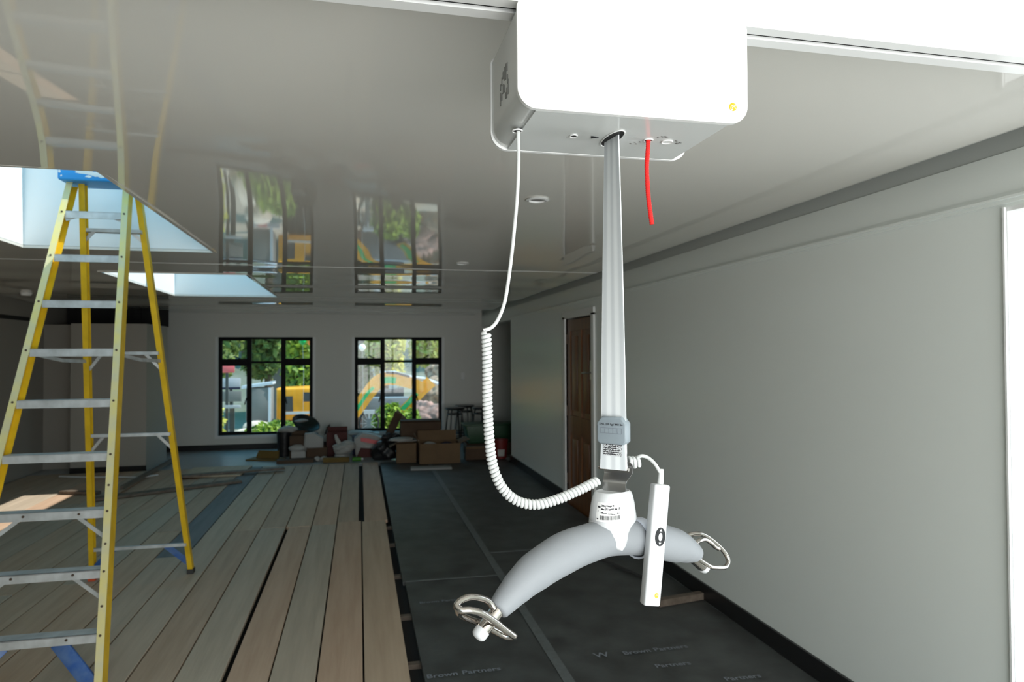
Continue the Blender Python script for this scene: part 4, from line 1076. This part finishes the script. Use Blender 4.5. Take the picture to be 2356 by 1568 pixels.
# right corner: stools, green tub, brown box, red bucket
def stool(x, y, rz, label, first=[None]):
    if first[0] is None:
        t = empty('bar_stool', (0, 0, 0)); h = .74
        b = MB(); b.lathe([(.02, h - .045), (.17, h - .04), (.185, h - .02), (.18, h), (.02, h + .004)], (0, 0, 0), 28); b.build('seat', M['stool'], t)
        for k in range(4):
            a = pi / 4 + k * pi / 2; b = MB(); b.tube([(.12 * math.cos(a), .12 * math.sin(a), h - .04), (.15 * math.cos(a), .15 * math.sin(a), h - .14), (.22 * math.cos(a), .22 * math.sin(a), 0)], .014, 8); b.build('leg', M['stool'], t)
        b = MB(); b.tube([(.198 * math.cos(2 * pi * k / 28), .198 * math.sin(2 * pi * k / 28), .24) for k in range(28)], .010, 8, closed=True); b.build('foot_ring', M['stool'], t)
        b = MB(); b.tube([(.142 * math.cos(2 * pi * k / 28), .142 * math.sin(2 * pi * k / 28), .62) for k in range(28)], .010, 8, closed=True); b.build('upper_ring', M['stool'], t)
        first[0] = t
    else: t = copy_tree(first[0])
    t.location = (x, y, -.012); t.rotation_euler = (0, 0, rz)
    return tag(t, label, 'stool', 'black stools by the right window')
stool(1.70, 12.42, .2, 'black metal bar stool nearest the right window')
stool(2.20, 12.40, .6, 'black metal bar stool in the corner, right of the other front stool')
stool(1.96, 12.92, 1.0, 'black metal bar stool standing behind the two front ones')
t = empty('green_tub', (2.12, 11.55, .19), 'large dark green plastic tub on boxes in the right corner', 'tub')
b = MB(); b.prism([(1.80, 11.38, .19), (2.62, 11.38, .19), (2.68, 11.36, .50), (1.74, 11.36, .50)], (0, .42, 0), bevel=.02); b.build('tub_body', M['greentub'], t)
b = MB(); b.bx(1.715, 2.70, 11.33, 11.81, .49, .52, bevel=.008); b.build('tub_rim', M['greentub'], t)
carton('cardboard_box', 1.76, 2.62, 11.40, 11.78, .20, 'flat brown box under the green tub', m=M['cartondark'])
carton('cardboard_box', 1.66, 2.02, 10.86, 11.03, .17, 'low reddish-brown box in front of the green tub', m=M['cartondark'], z=.004)
b = MB(); b.bx(1.665, 2.015, 10.865, 11.025, .176, .21); thing(b, 'brown_packet', M['carton'], 'brown packet on the low box before the green tub', 'packet')
t = empty('red_bucket', (2.24, 10.92, .004), 'red plastic bucket with white label in front of the alcove', 'bucket')
b = MB(); b.lathe([(.095, 0), (.125, .29), (.132, .29), (.132, .305), (.115, .305), (.09, .02)], (2.24, 10.92, .004), 28); b.build('bucket_body', M['redbucket'], t)
b = MB(); n = 10; V = []
for k in range(n + 1):
    a = math.radians(235 + 60 * k / n); V.append([b.b.verts.new((2.24 + r_ * math.cos(a), 10.92 + r_ * math.sin(a), z_)) for r_, z_ in ((.1035, .05), (.1155, .16))])
for A, Bq in zip(V, V[1:]): b.b.faces.new((A[0], Bq[0], Bq[1], A[1]))
b.build('bucket_label', M['cloth'], t)

# ================================================================== OUTSIDE
def gz(x, y): return -.32 - max(0, min(1, (y - 17) / 2)) * .55
b = MB(); P = {}
gx = lin(-26, 26, 1.3) + [26]; gy = lin(13.45, 46, .8) + [46]
for i, x in enumerate(gx):
    for j, y in enumerate(gy):
        z = gz(x, y) + .04 * math.sin(x * 2.1) * math.sin(y * 1.7)
        if y > 26: z += ((y - 26) * .32) ** 1.3
        P[i, j] = b.b.verts.new((x, y, z))
for i in range(len(gx) - 1):
    for j in range(len(gy) - 1):
        f = b.b.faces.new((P[i, j], P[i + 1, j], P[i + 1, j + 1], P[i, j + 1])); f.material_index = b._mi(M['ground']) if gy[j] < 24 else b._mi(M['bank'])
o = b.build('ground', None, None, 60); o['kind'] = 'structure'

def leaves(b, c, r, n, size, seed, m=None):
    rnd = random.Random(seed)
    for _ in range(n):
        d = Vector((rnd.gauss(0, 1), rnd.gauss(0, 1), rnd.gauss(0, 1))).normalized() * (rnd.random() ** .45)
        p = Vector(c) + Vector((d.x * r[0], d.y * r[1], d.z * r[2]))
        nrm = Vector((rnd.gauss(0, 1), rnd.gauss(-.6, 1), rnd.gauss(.6, 1))).normalized()
        u = nrm.orthogonal().normalized(); v = nrm.cross(u); a = rnd.uniform(0, 6.3)
        u, v = u * math.cos(a) + v * math.sin(a), v * math.cos(a) - u * math.sin(a); s_ = size * rnd.uniform(.6, 1.4)
        b.b.faces.new([b.b.verts.new(p + u * s_ * i + v * s_ * .45 * j) for i, j in ((-1, 0), (0, -1), (1, 0), (0, 1))])
def tree(name, x, y, h, crowns, m, label, seed, cat='tree', size=.16, n=900, group=None, tr=.14):
    z0 = gz(x, y) + (((y - 26) * .32) ** 1.3 if y > 26 else 0) - .05
    t = empty(name, (x, y, z0), label, cat, group)
    b = MB()
    for k, (dx, dy, dz, rx, ry, rz) in enumerate(crowns): leaves(b, (x + dx, y + dy, z0 + dz), (rx, ry, rz), n, size, seed * 10 + k)
    b.build('foliage', m, t, smooth=0, fixn=False)
    b = MB(); b.tube([(x, y, z0), (x + .05, y, z0 + h * .5), (x, y, z0 + h * .9)], [tr, tr * .8, tr * .3], 8)
    for k, (dx, dy, dz, rx, ry, rz) in enumerate(crowns): b.tube([(x + .03, y, z0 + h * .45), (x + dx * .7, y + dy * .7, z0 + dz)], [tr * .5, tr * .2], 6)
    b.build('trunk', M['bark'], t)
    return t
def bush(x, y, r, h, m, label, seed, n=700, size=.07, group='bushes outside the windows'):
    z0 = gz(x, y) - .03; t = empty('garden_bush', (x, y, z0), label, 'bush', group)
    b = MB(); leaves(b, (x, y, z0 + h * .5), (r, r * .8, h * .5), n, size, seed); leaves(b, (x + r * .3, y, z0 + h * .72), (r * .5, r * .4, h * .32), n // 2, size, seed + 1)
    b.build('foliage', m, t, smooth=0, fixn=False)
    b = MB()
    for k in range(4): b.tube([(x, y, z0), (x + r * .5 * math.cos(k * 1.6), y + r * .4 * math.sin(k * 1.6), z0 + h * .6)], [.02, .008], 6)
    b.build('stems', M['bark'], t)
bush(-3.12, 15.4, .36, 1.15, M['leafb'], 'tall yellow-green bush at the left edge of the left window', 1, 900)
bush(-1.78, 15.0, .62, .66, M['leafc'], 'round bright green bush filling the bottom of the left window middle', 2, 1200)
bush(-1.02, 14.3, .26, .50, M['leafc'], 'small bright green bush at the right of the left window', 3)
bush(.62, 15.35, .38, .95, M['leafc'], 'bright green bush at the bottom of the right window middle', 4, 1100)
bush(1.12, 16.3, .34, .75, M['leafc'], 'green bush beside it, next to the brown earth pile', 5, 800)
bush(.05, 14.6, .14, .26, M['leafb'], 'low yellow-green plant at the foot of the bicycle wheel', 6, 300, .05)
bush(.50, 14.5, .13, .24, M['leafb'], 'low yellow-green plant right of the bicycle wheel', 7, 300, .05)
for k, (x, y, z, r_, lb, m) in enumerate(((-2.42, 15.9, -.12, .34, 'large pale rock below the left window pane', 'rockpale'), (-2.62, 15.0, -.20, .20, 'small pale rock in front of the large one', 'rockpale'), (-2.35, 16.9, -.02, .30, 'pale rock behind the large one, left window', 'rockpale'), (-.08, 15.3, -.12, .22, 'pale rounded rock behind the low plants, right window', 'rockpale'))):
    b = MB(); b.blob((x, y, z), (r_, r_ * .7, r_ * .62), 3, .15, 40 + k); thing(b, 'garden_rock', M[m], lb, 'rock', 'rocks outside the windows')
# mini excavator: body seen in the left window, boom and arm in the right one
ex_ = empty('mini_excavator', (-1.0, 19.2, gz(-1, 19)), 'orange and green excavator working outside both back windows', 'excavator'); EY = 19.0
b = MB(); b.prism([(-2.15, EY, -.02), (-.60, EY, -.10), (-.60, EY, .84), (-2.15, EY, .80)], (0, 1.3, 0), bevel=.06); cabb = b.build('body', M['orange'], ex_)
for ps in ([(-1.90, .20), (-1.72, .20), (-1.73, .60), (-1.93, .60)], [(-1.46, .45), (-.95, .45), (-.95, .68), (-1.46, .70)]):
    b = MB(); b.prism([(x, EY - .012, z) for x, z in ps], (0, .02, 0)); b.build('dark_panel', M['machgrey'], cabb)
b = MB(); b.bx(-1.93, -1.28, EY - .03, EY + .02, .12, .19); b.build('white_strip', M['plastic'], cabb)
b = MB(); b.bx(-2.0, -.5, EY + .1, EY + .45, gz(0, 19), -.12, bevel=.1); b.build('track', M['rubber'], ex_); b = MB(); b.bx(-2.0, -.5, EY + .9, EY + 1.25, gz(0, 19), -.12, bevel=.1); b.build('track', M['rubber'], ex_)
def band(pts, w, y0, th, m, name, par):
    """curved plate of the given width along a side-view line"""
    b = MB(); p2 = spline([Vector((x, 0, z)) for x, z in pts], 6); up_ = []; dn = []
    for i, p in enumerate(p2):
        t_ = (p2[min(i + 1, len(p2) - 1)] - p2[max(i - 1, 0)]).normalized(); nn = Vector((-t_.z, 0, t_.x)); ww = w if not callable(w) else w(i / (len(p2) - 1))
        up_.append((p.x + nn.x * ww / 2, y0, p.z + nn.z * ww / 2)); dn.append((p.x - nn.x * ww / 2, y0, p.z - nn.z * ww / 2))
    V = [[b.b.verts.new(q_) for q_ in (u_, d_, (d_[0], y0 + th, d_[2]), (u_[0], y0 + th, u_[2]))] for u_, d_ in zip(up_, dn)]
    for A, Bq in zip(V, V[1:]):
        for k in range(4): b.b.faces.new((A[k], A[(k + 1) % 4], Bq[(k + 1) % 4], Bq[k]))
    b.b.faces.new(V[0]); b.b.faces.new(V[-1][::-1])
    return b.build(name, m, par)
boom = band([(-.55, -.42), (-.10, .14), (.22, .62), (.55, .98), (.95, 1.03), (1.40, .90), (1.78, .78)], lambda t: .24 + .12 * math.sin(t * pi), EY, .26, M['orange'], 'boom', ex_)
band([(-.10, .16), (.20, .62), (.38, .80)], .09, EY - .012, .02, M['greenmach'], 'green_stripe', boom)
band([(.56, .97), (.78, 1.00), (.98, .98)], .17, EY - .012, .02, M['greenmach'], 'green_stripe', boom)
arm = band([(1.95, .95), (1.72, .72), (1.45, .42), (1.10, .10)], lambda t: .34 - .14 * t, EY + .03, .2, M['orange'], 'stick', ex_)
band([(1.55, .62), (1.36, .40), (1.14, .18)], .12, EY + .016, .02, M['greenmach'], 'green_stripe', arm)
b = MB(); b.tube([(.55, EY + .1, 1.20), (.95, EY + .1, 1.20), (1.40, EY + .1, 1.07), (1.75, EY + .1, 1.02), (2.30, EY + .1, .82)], .045, 8); b.build('hydraulic_cylinder', M['steelpale'], ex_)
b = MB(); b.tube([(.70, EY, 1.21), (1.0, EY, 1.19), (1.35, EY, 1.09)], .035, 8); b.build('hydraulic_hose', M['rubber'], ex_)
b = MB(); b.prism([(.75, EY + .02, -.55), (1.25, EY + .02, -.35), (1.35, EY + .02, .05), (1.00, EY + .02, .18), (.70, EY + .02, -.05)], (0, .4, 0), bevel=.03); b.build('bucket', M['rubber'], ex_)
b = MB(); b.prism([(.15, EY + 1.6, .30), (1.30, EY + 1.6, .42), (1.30, EY + 1.6, .72), (.30, EY + 1.6, .60)], (0, .4, 0), bevel=.05); thing(b, 'machine_cover', M['machgrey'], 'dark machine cover behind the excavator boom', 'machine cover')
bpy.data.objects['machine_cover'].location.z += 0
b = MB(); b.bx(.1, 1.4, EY + .9, EY + 1.45, gz(0, 22), .46, bevel=.04); thing(b, 'truck_tray', M['roofgrey'], 'blue-grey truck tray behind the excavator boom', 'truck tray')
# bicycle wheel on a post
t = empty('bicycle_wheel', (.19, 14.9, -.3), 'black bicycle wheel with grey fork at the left of the right window', 'bicycle wheel')
b = MB(); wc = Vector((.20, 14.9, .235)); b.tube([wc + Vector((.20 * math.cos(2 * pi * k / 32), .06 * math.cos(2 * pi * k / 32), .27 * math.sin(2 * pi * k / 32))) for k in range(32)], .022, 8, closed=True); b.build('tyre', M['rubber'], t)
b = MB()
for k in range(12): b.tube([wc, wc + Vector((.20 * math.cos(2 * pi * k / 12), .06 * math.cos(2 * pi * k / 12), .27 * math.sin(2 * pi * k / 12)))], .004, 5)
b.build('spoke', M['steelpale'], t)
b = MB(); b.bx(.15, .24, 14.80, 14.86, -.33, .34); b.build('fork', M['roofgrey'], t)
b = MB(); b.bx(.09, .32, 14.80, 14.86, .44, .52); b.tube([(.2, 14.83, .30), (.2, 14.83, .48)], .02, 8); b.build('handlebar', M['steelpale'], t)
# earth piles on the right
for k, (x, y, z, r_, lb, m) in enumerate(((2.55, 20.5, .15, (.9, .7, .95), 'large brown earth mound seen low in the right window', 'boulder'), (2.8, 21.95, 1.05, (.70, .4, .50), 'brown earth mound higher up in the right window', 'boulder'), (1.80, 18.5, -.15, (.60, .4, .55), 'pinkish earth mound in front of the large brown one', 'rockpink'), (2.15, 17.3, -.35, (.55, .42, .45), 'tan earth mound nearest the right window corner', 'boulder'), (.65, 21.4, -.35, (.8, .35, .55), 'pinkish earth mound below the excavator boom', 'rockpink'))):
    b = MB(); b.blob((x, y, z), r_, 5, .16, 60 + k, 4.2); thing(b, 'earth_mound', M[m], lb, 'earth mound', 'earth mounds outside')
# left window: signs, trailer, house roof, balls standing in for blurred lights
def sign(x0, x1, y, z0, z1, m, label, strip=None):
    t = empty('site_sign', ((x0 + x1) / 2, y, gz(x0, y)), label, 'sign', 'signs outside the left window')
    MB().bx(x0, x1, y, y + .03, z0, z1, bevel=.004).build('sign_panel', m, t)
    MB().bx((x0 + x1) / 2 - .03, (x0 + x1) / 2 + .03, y + .03, y + .08, gz(x0, y) - .02, z1).build('post', M['machgrey'], t)
    if strip: MB().bx(x0, x1, y - .006, y, *strip).build('dark_band', M['navy'], t)
sign(-3.10, -2.77, 16.5, 1.30, 1.47, M['signred'], 'red sign at the upper left of the left window')
sign(-3.15, -2.72, 17.0, .90, 1.16, M['signwhite'], 'white sign below the red one', (.90, .95))
sign(-3.12, -2.68, 16.9, .62, .86, M['greywall'], 'grey sign below the white one')
sign(-2.95, -2.62, 16.4, .50, .57, M['signwhite'], 'narrow white sign at the bottom of the sign stack')
t = empty('site_trailer', (-2.35, 18.3, gz(-2, 18.3)), 'grey trailer with pale top rail, left of the orange machine', 'trailer')
b = MB(); b.bx(-2.75, -2.16, 18.0, 18.6, .05, .88, bevel=.02); b.build('trailer_side', M['greywall'], t)
b = MB(); b.prism([(-2.85, 17.97, .86), (-2.12, 17.97, .96), (-2.12, 17.97, 1.03), (-2.85, 17.97, .93)], (0, .68, 0)); b.build('top_rail', M['steelpale'], t)
b = MB(); b.bx(-2.22, -2.16, 17.96, 18.0, .0, .88); b.build('corner_post', M['steelpale'], t)
b = MB(); b.bx(-2.72, -2.0, 17.95, 18.0, -.06, .03); b.build('white_bumper', M['signwhite'], t)
b = MB(); b.bx(-2.5, -2.3, 17.93, 17.96, -.05, .03); b.build('tail_light', M['signred'], t)
b = MB(); b.lathe([(.001, 0), (.16, 0), (.18, .05), (.16, .1), (.001, .1)], (-2.45, 18.0, -.50), 20, axis=(0, 1, 0)); b.build('wheel', M['rubber'], t)
t = empty('neighbour_house', (-1.4, 30, 1.2), 'low grey house with a dark roof line, upper right of the left window', 'house')
b = MB(); b.bx(-3.0, .3, 25.2, 27.2, -.9, 2.45); b.build('wall', M['greywall'], t)
b = MB(); b.prism([(-3.15, 25.0, 2.42), (.45, 25.0, 2.42), (.45, 25.0, 2.62), (-3.15, 25.0, 2.62)], (0, 2.4, 0)); b.build('roof', M['roofgrey'], t)
b = MB(); b.bx(-1.9, -1.2, 25.15, 25.2, 1.2, 2.1); b.build('window', M['machgrey'], t)
b = MB(); b.bx(-.55, 1.45, 27.4, 29.4, -.9, 4.2); t = thing(b, 'pale_shed', M['bluewall'], 'pale blue clad building behind the trees, upper left of the right window', 'building')
for x, z, m, lb in ((-1.235, 1.995, 'balg', 'round green ball standing in for a blurred beacon, top right of the left window'), (-1.07, 1.985, 'balo', 'round orange ball standing in for a blurred beacon, top right corner of the left window'), (.06, 1.86, 'balw', 'round white ball standing in for a sun glint, upper left of the right window')):
    t = empty('light_ball', (x, 15.9, z), lb, 'light_ball', 'blurred lights outside'); r_ = .075 if m != 'balw' else .08  # balls drawn where a sun glint and beacons blur into discs
    b = MB(); b.lathe([(.004, -r_ * 1.15), (r_ * .55, -r_ * .85), (r_ * .92, -r_ * .35), (r_, .05 * r_), (r_ * .88, r_ * .5), (r_ * .5, r_ * .87), (.003, r_)], (x, 15.9, z), 20); b.build('ball_skin', M[m], t)
    b = MB(); b.tube([(x, 15.9, z - r_ * 1.14), (x + .02, 15.92, z - .8), (x, 15.9, gz(x, 15.9))], .003, 5); b.build('string', M['steelpale'], t)
# trees
tree('background_tree', -4.45, 22.5, 4.2, ((0, 0, 2.7, .75, .9, 1.1), (.2, .3, 3.4, .8, .9, .9)), M['leafa'], 'mid green tree at the left of the left window', 1, n=1100, group='trees outside')
tree('background_tree', -3.0, 24.0, 4.6, ((0, 0, 3.3, .85, .7, .8), (.1, .1, 4.1, .8, .7, .7), (-.2, 0, 2.4, .6, .6, .6)), M['leafa'], 'mid green tree in the middle of the left window', 2, n=900, group='trees outside')
tree('background_tree', -1.85, 22.0, 3.4, ((0, 0, 2.0, .5, .6, .9), (.1, 0, 2.9, .5, .6, .6)), M['leafc'], 'bright green tree at the right edge of the left window', 3, n=600, group='trees outside')
tree('background_tree', .85, 24.4, 4.4, ((0, 0, 2.9, .72, .7, .9), (.1, 0, 3.7, .7, .7, .7), (.2, .1, 2.2, .45, .5, .6)), M['leafb'], 'yellow-green tree in the middle of the right window', 4, n=1500, group='trees outside')
tree('background_tree', 2.45, 23.2, 4.2, ((0, 0, 2.9, .85, .7, .8), (.2, 0, 3.5, .8, .7, .6)), M['leafb'], 'yellow-green tree in the upper right panes of the right window', 5, n=1500, group='trees outside')
tree('background_tree', .02, 22.6, 3.2, ((0, 0, 1.6, .4, .5, .8), (-.1, 0, 2.2, .36, .5, .5)), M['leafd'], 'dark green shrubby tree at the left edge of the right window', 6, n=1300, group='trees outside')
for k, (x, y, m, lb) in enumerate(((-10.2, 31, 'leafd', 'dark tree on the bank far left'), (-4.9, 32, 'leafa', 'green tree on the bank left of the house'), (.4, 34, 'leafa', 'green tree behind the pale blue building'), (5.7, 32, 'leafd', 'dark tree on the bank at the right'))):
    tree('background_tree', x, y, 5.5, ((0, 0, 2.6, 2.1, 1.4, 1.6), (.6, 0, 4.2, 1.7, 1.3, 1.3)), M[m], lb, 20 + k, n=900, size=.26, group='trees outside', tr=.2)
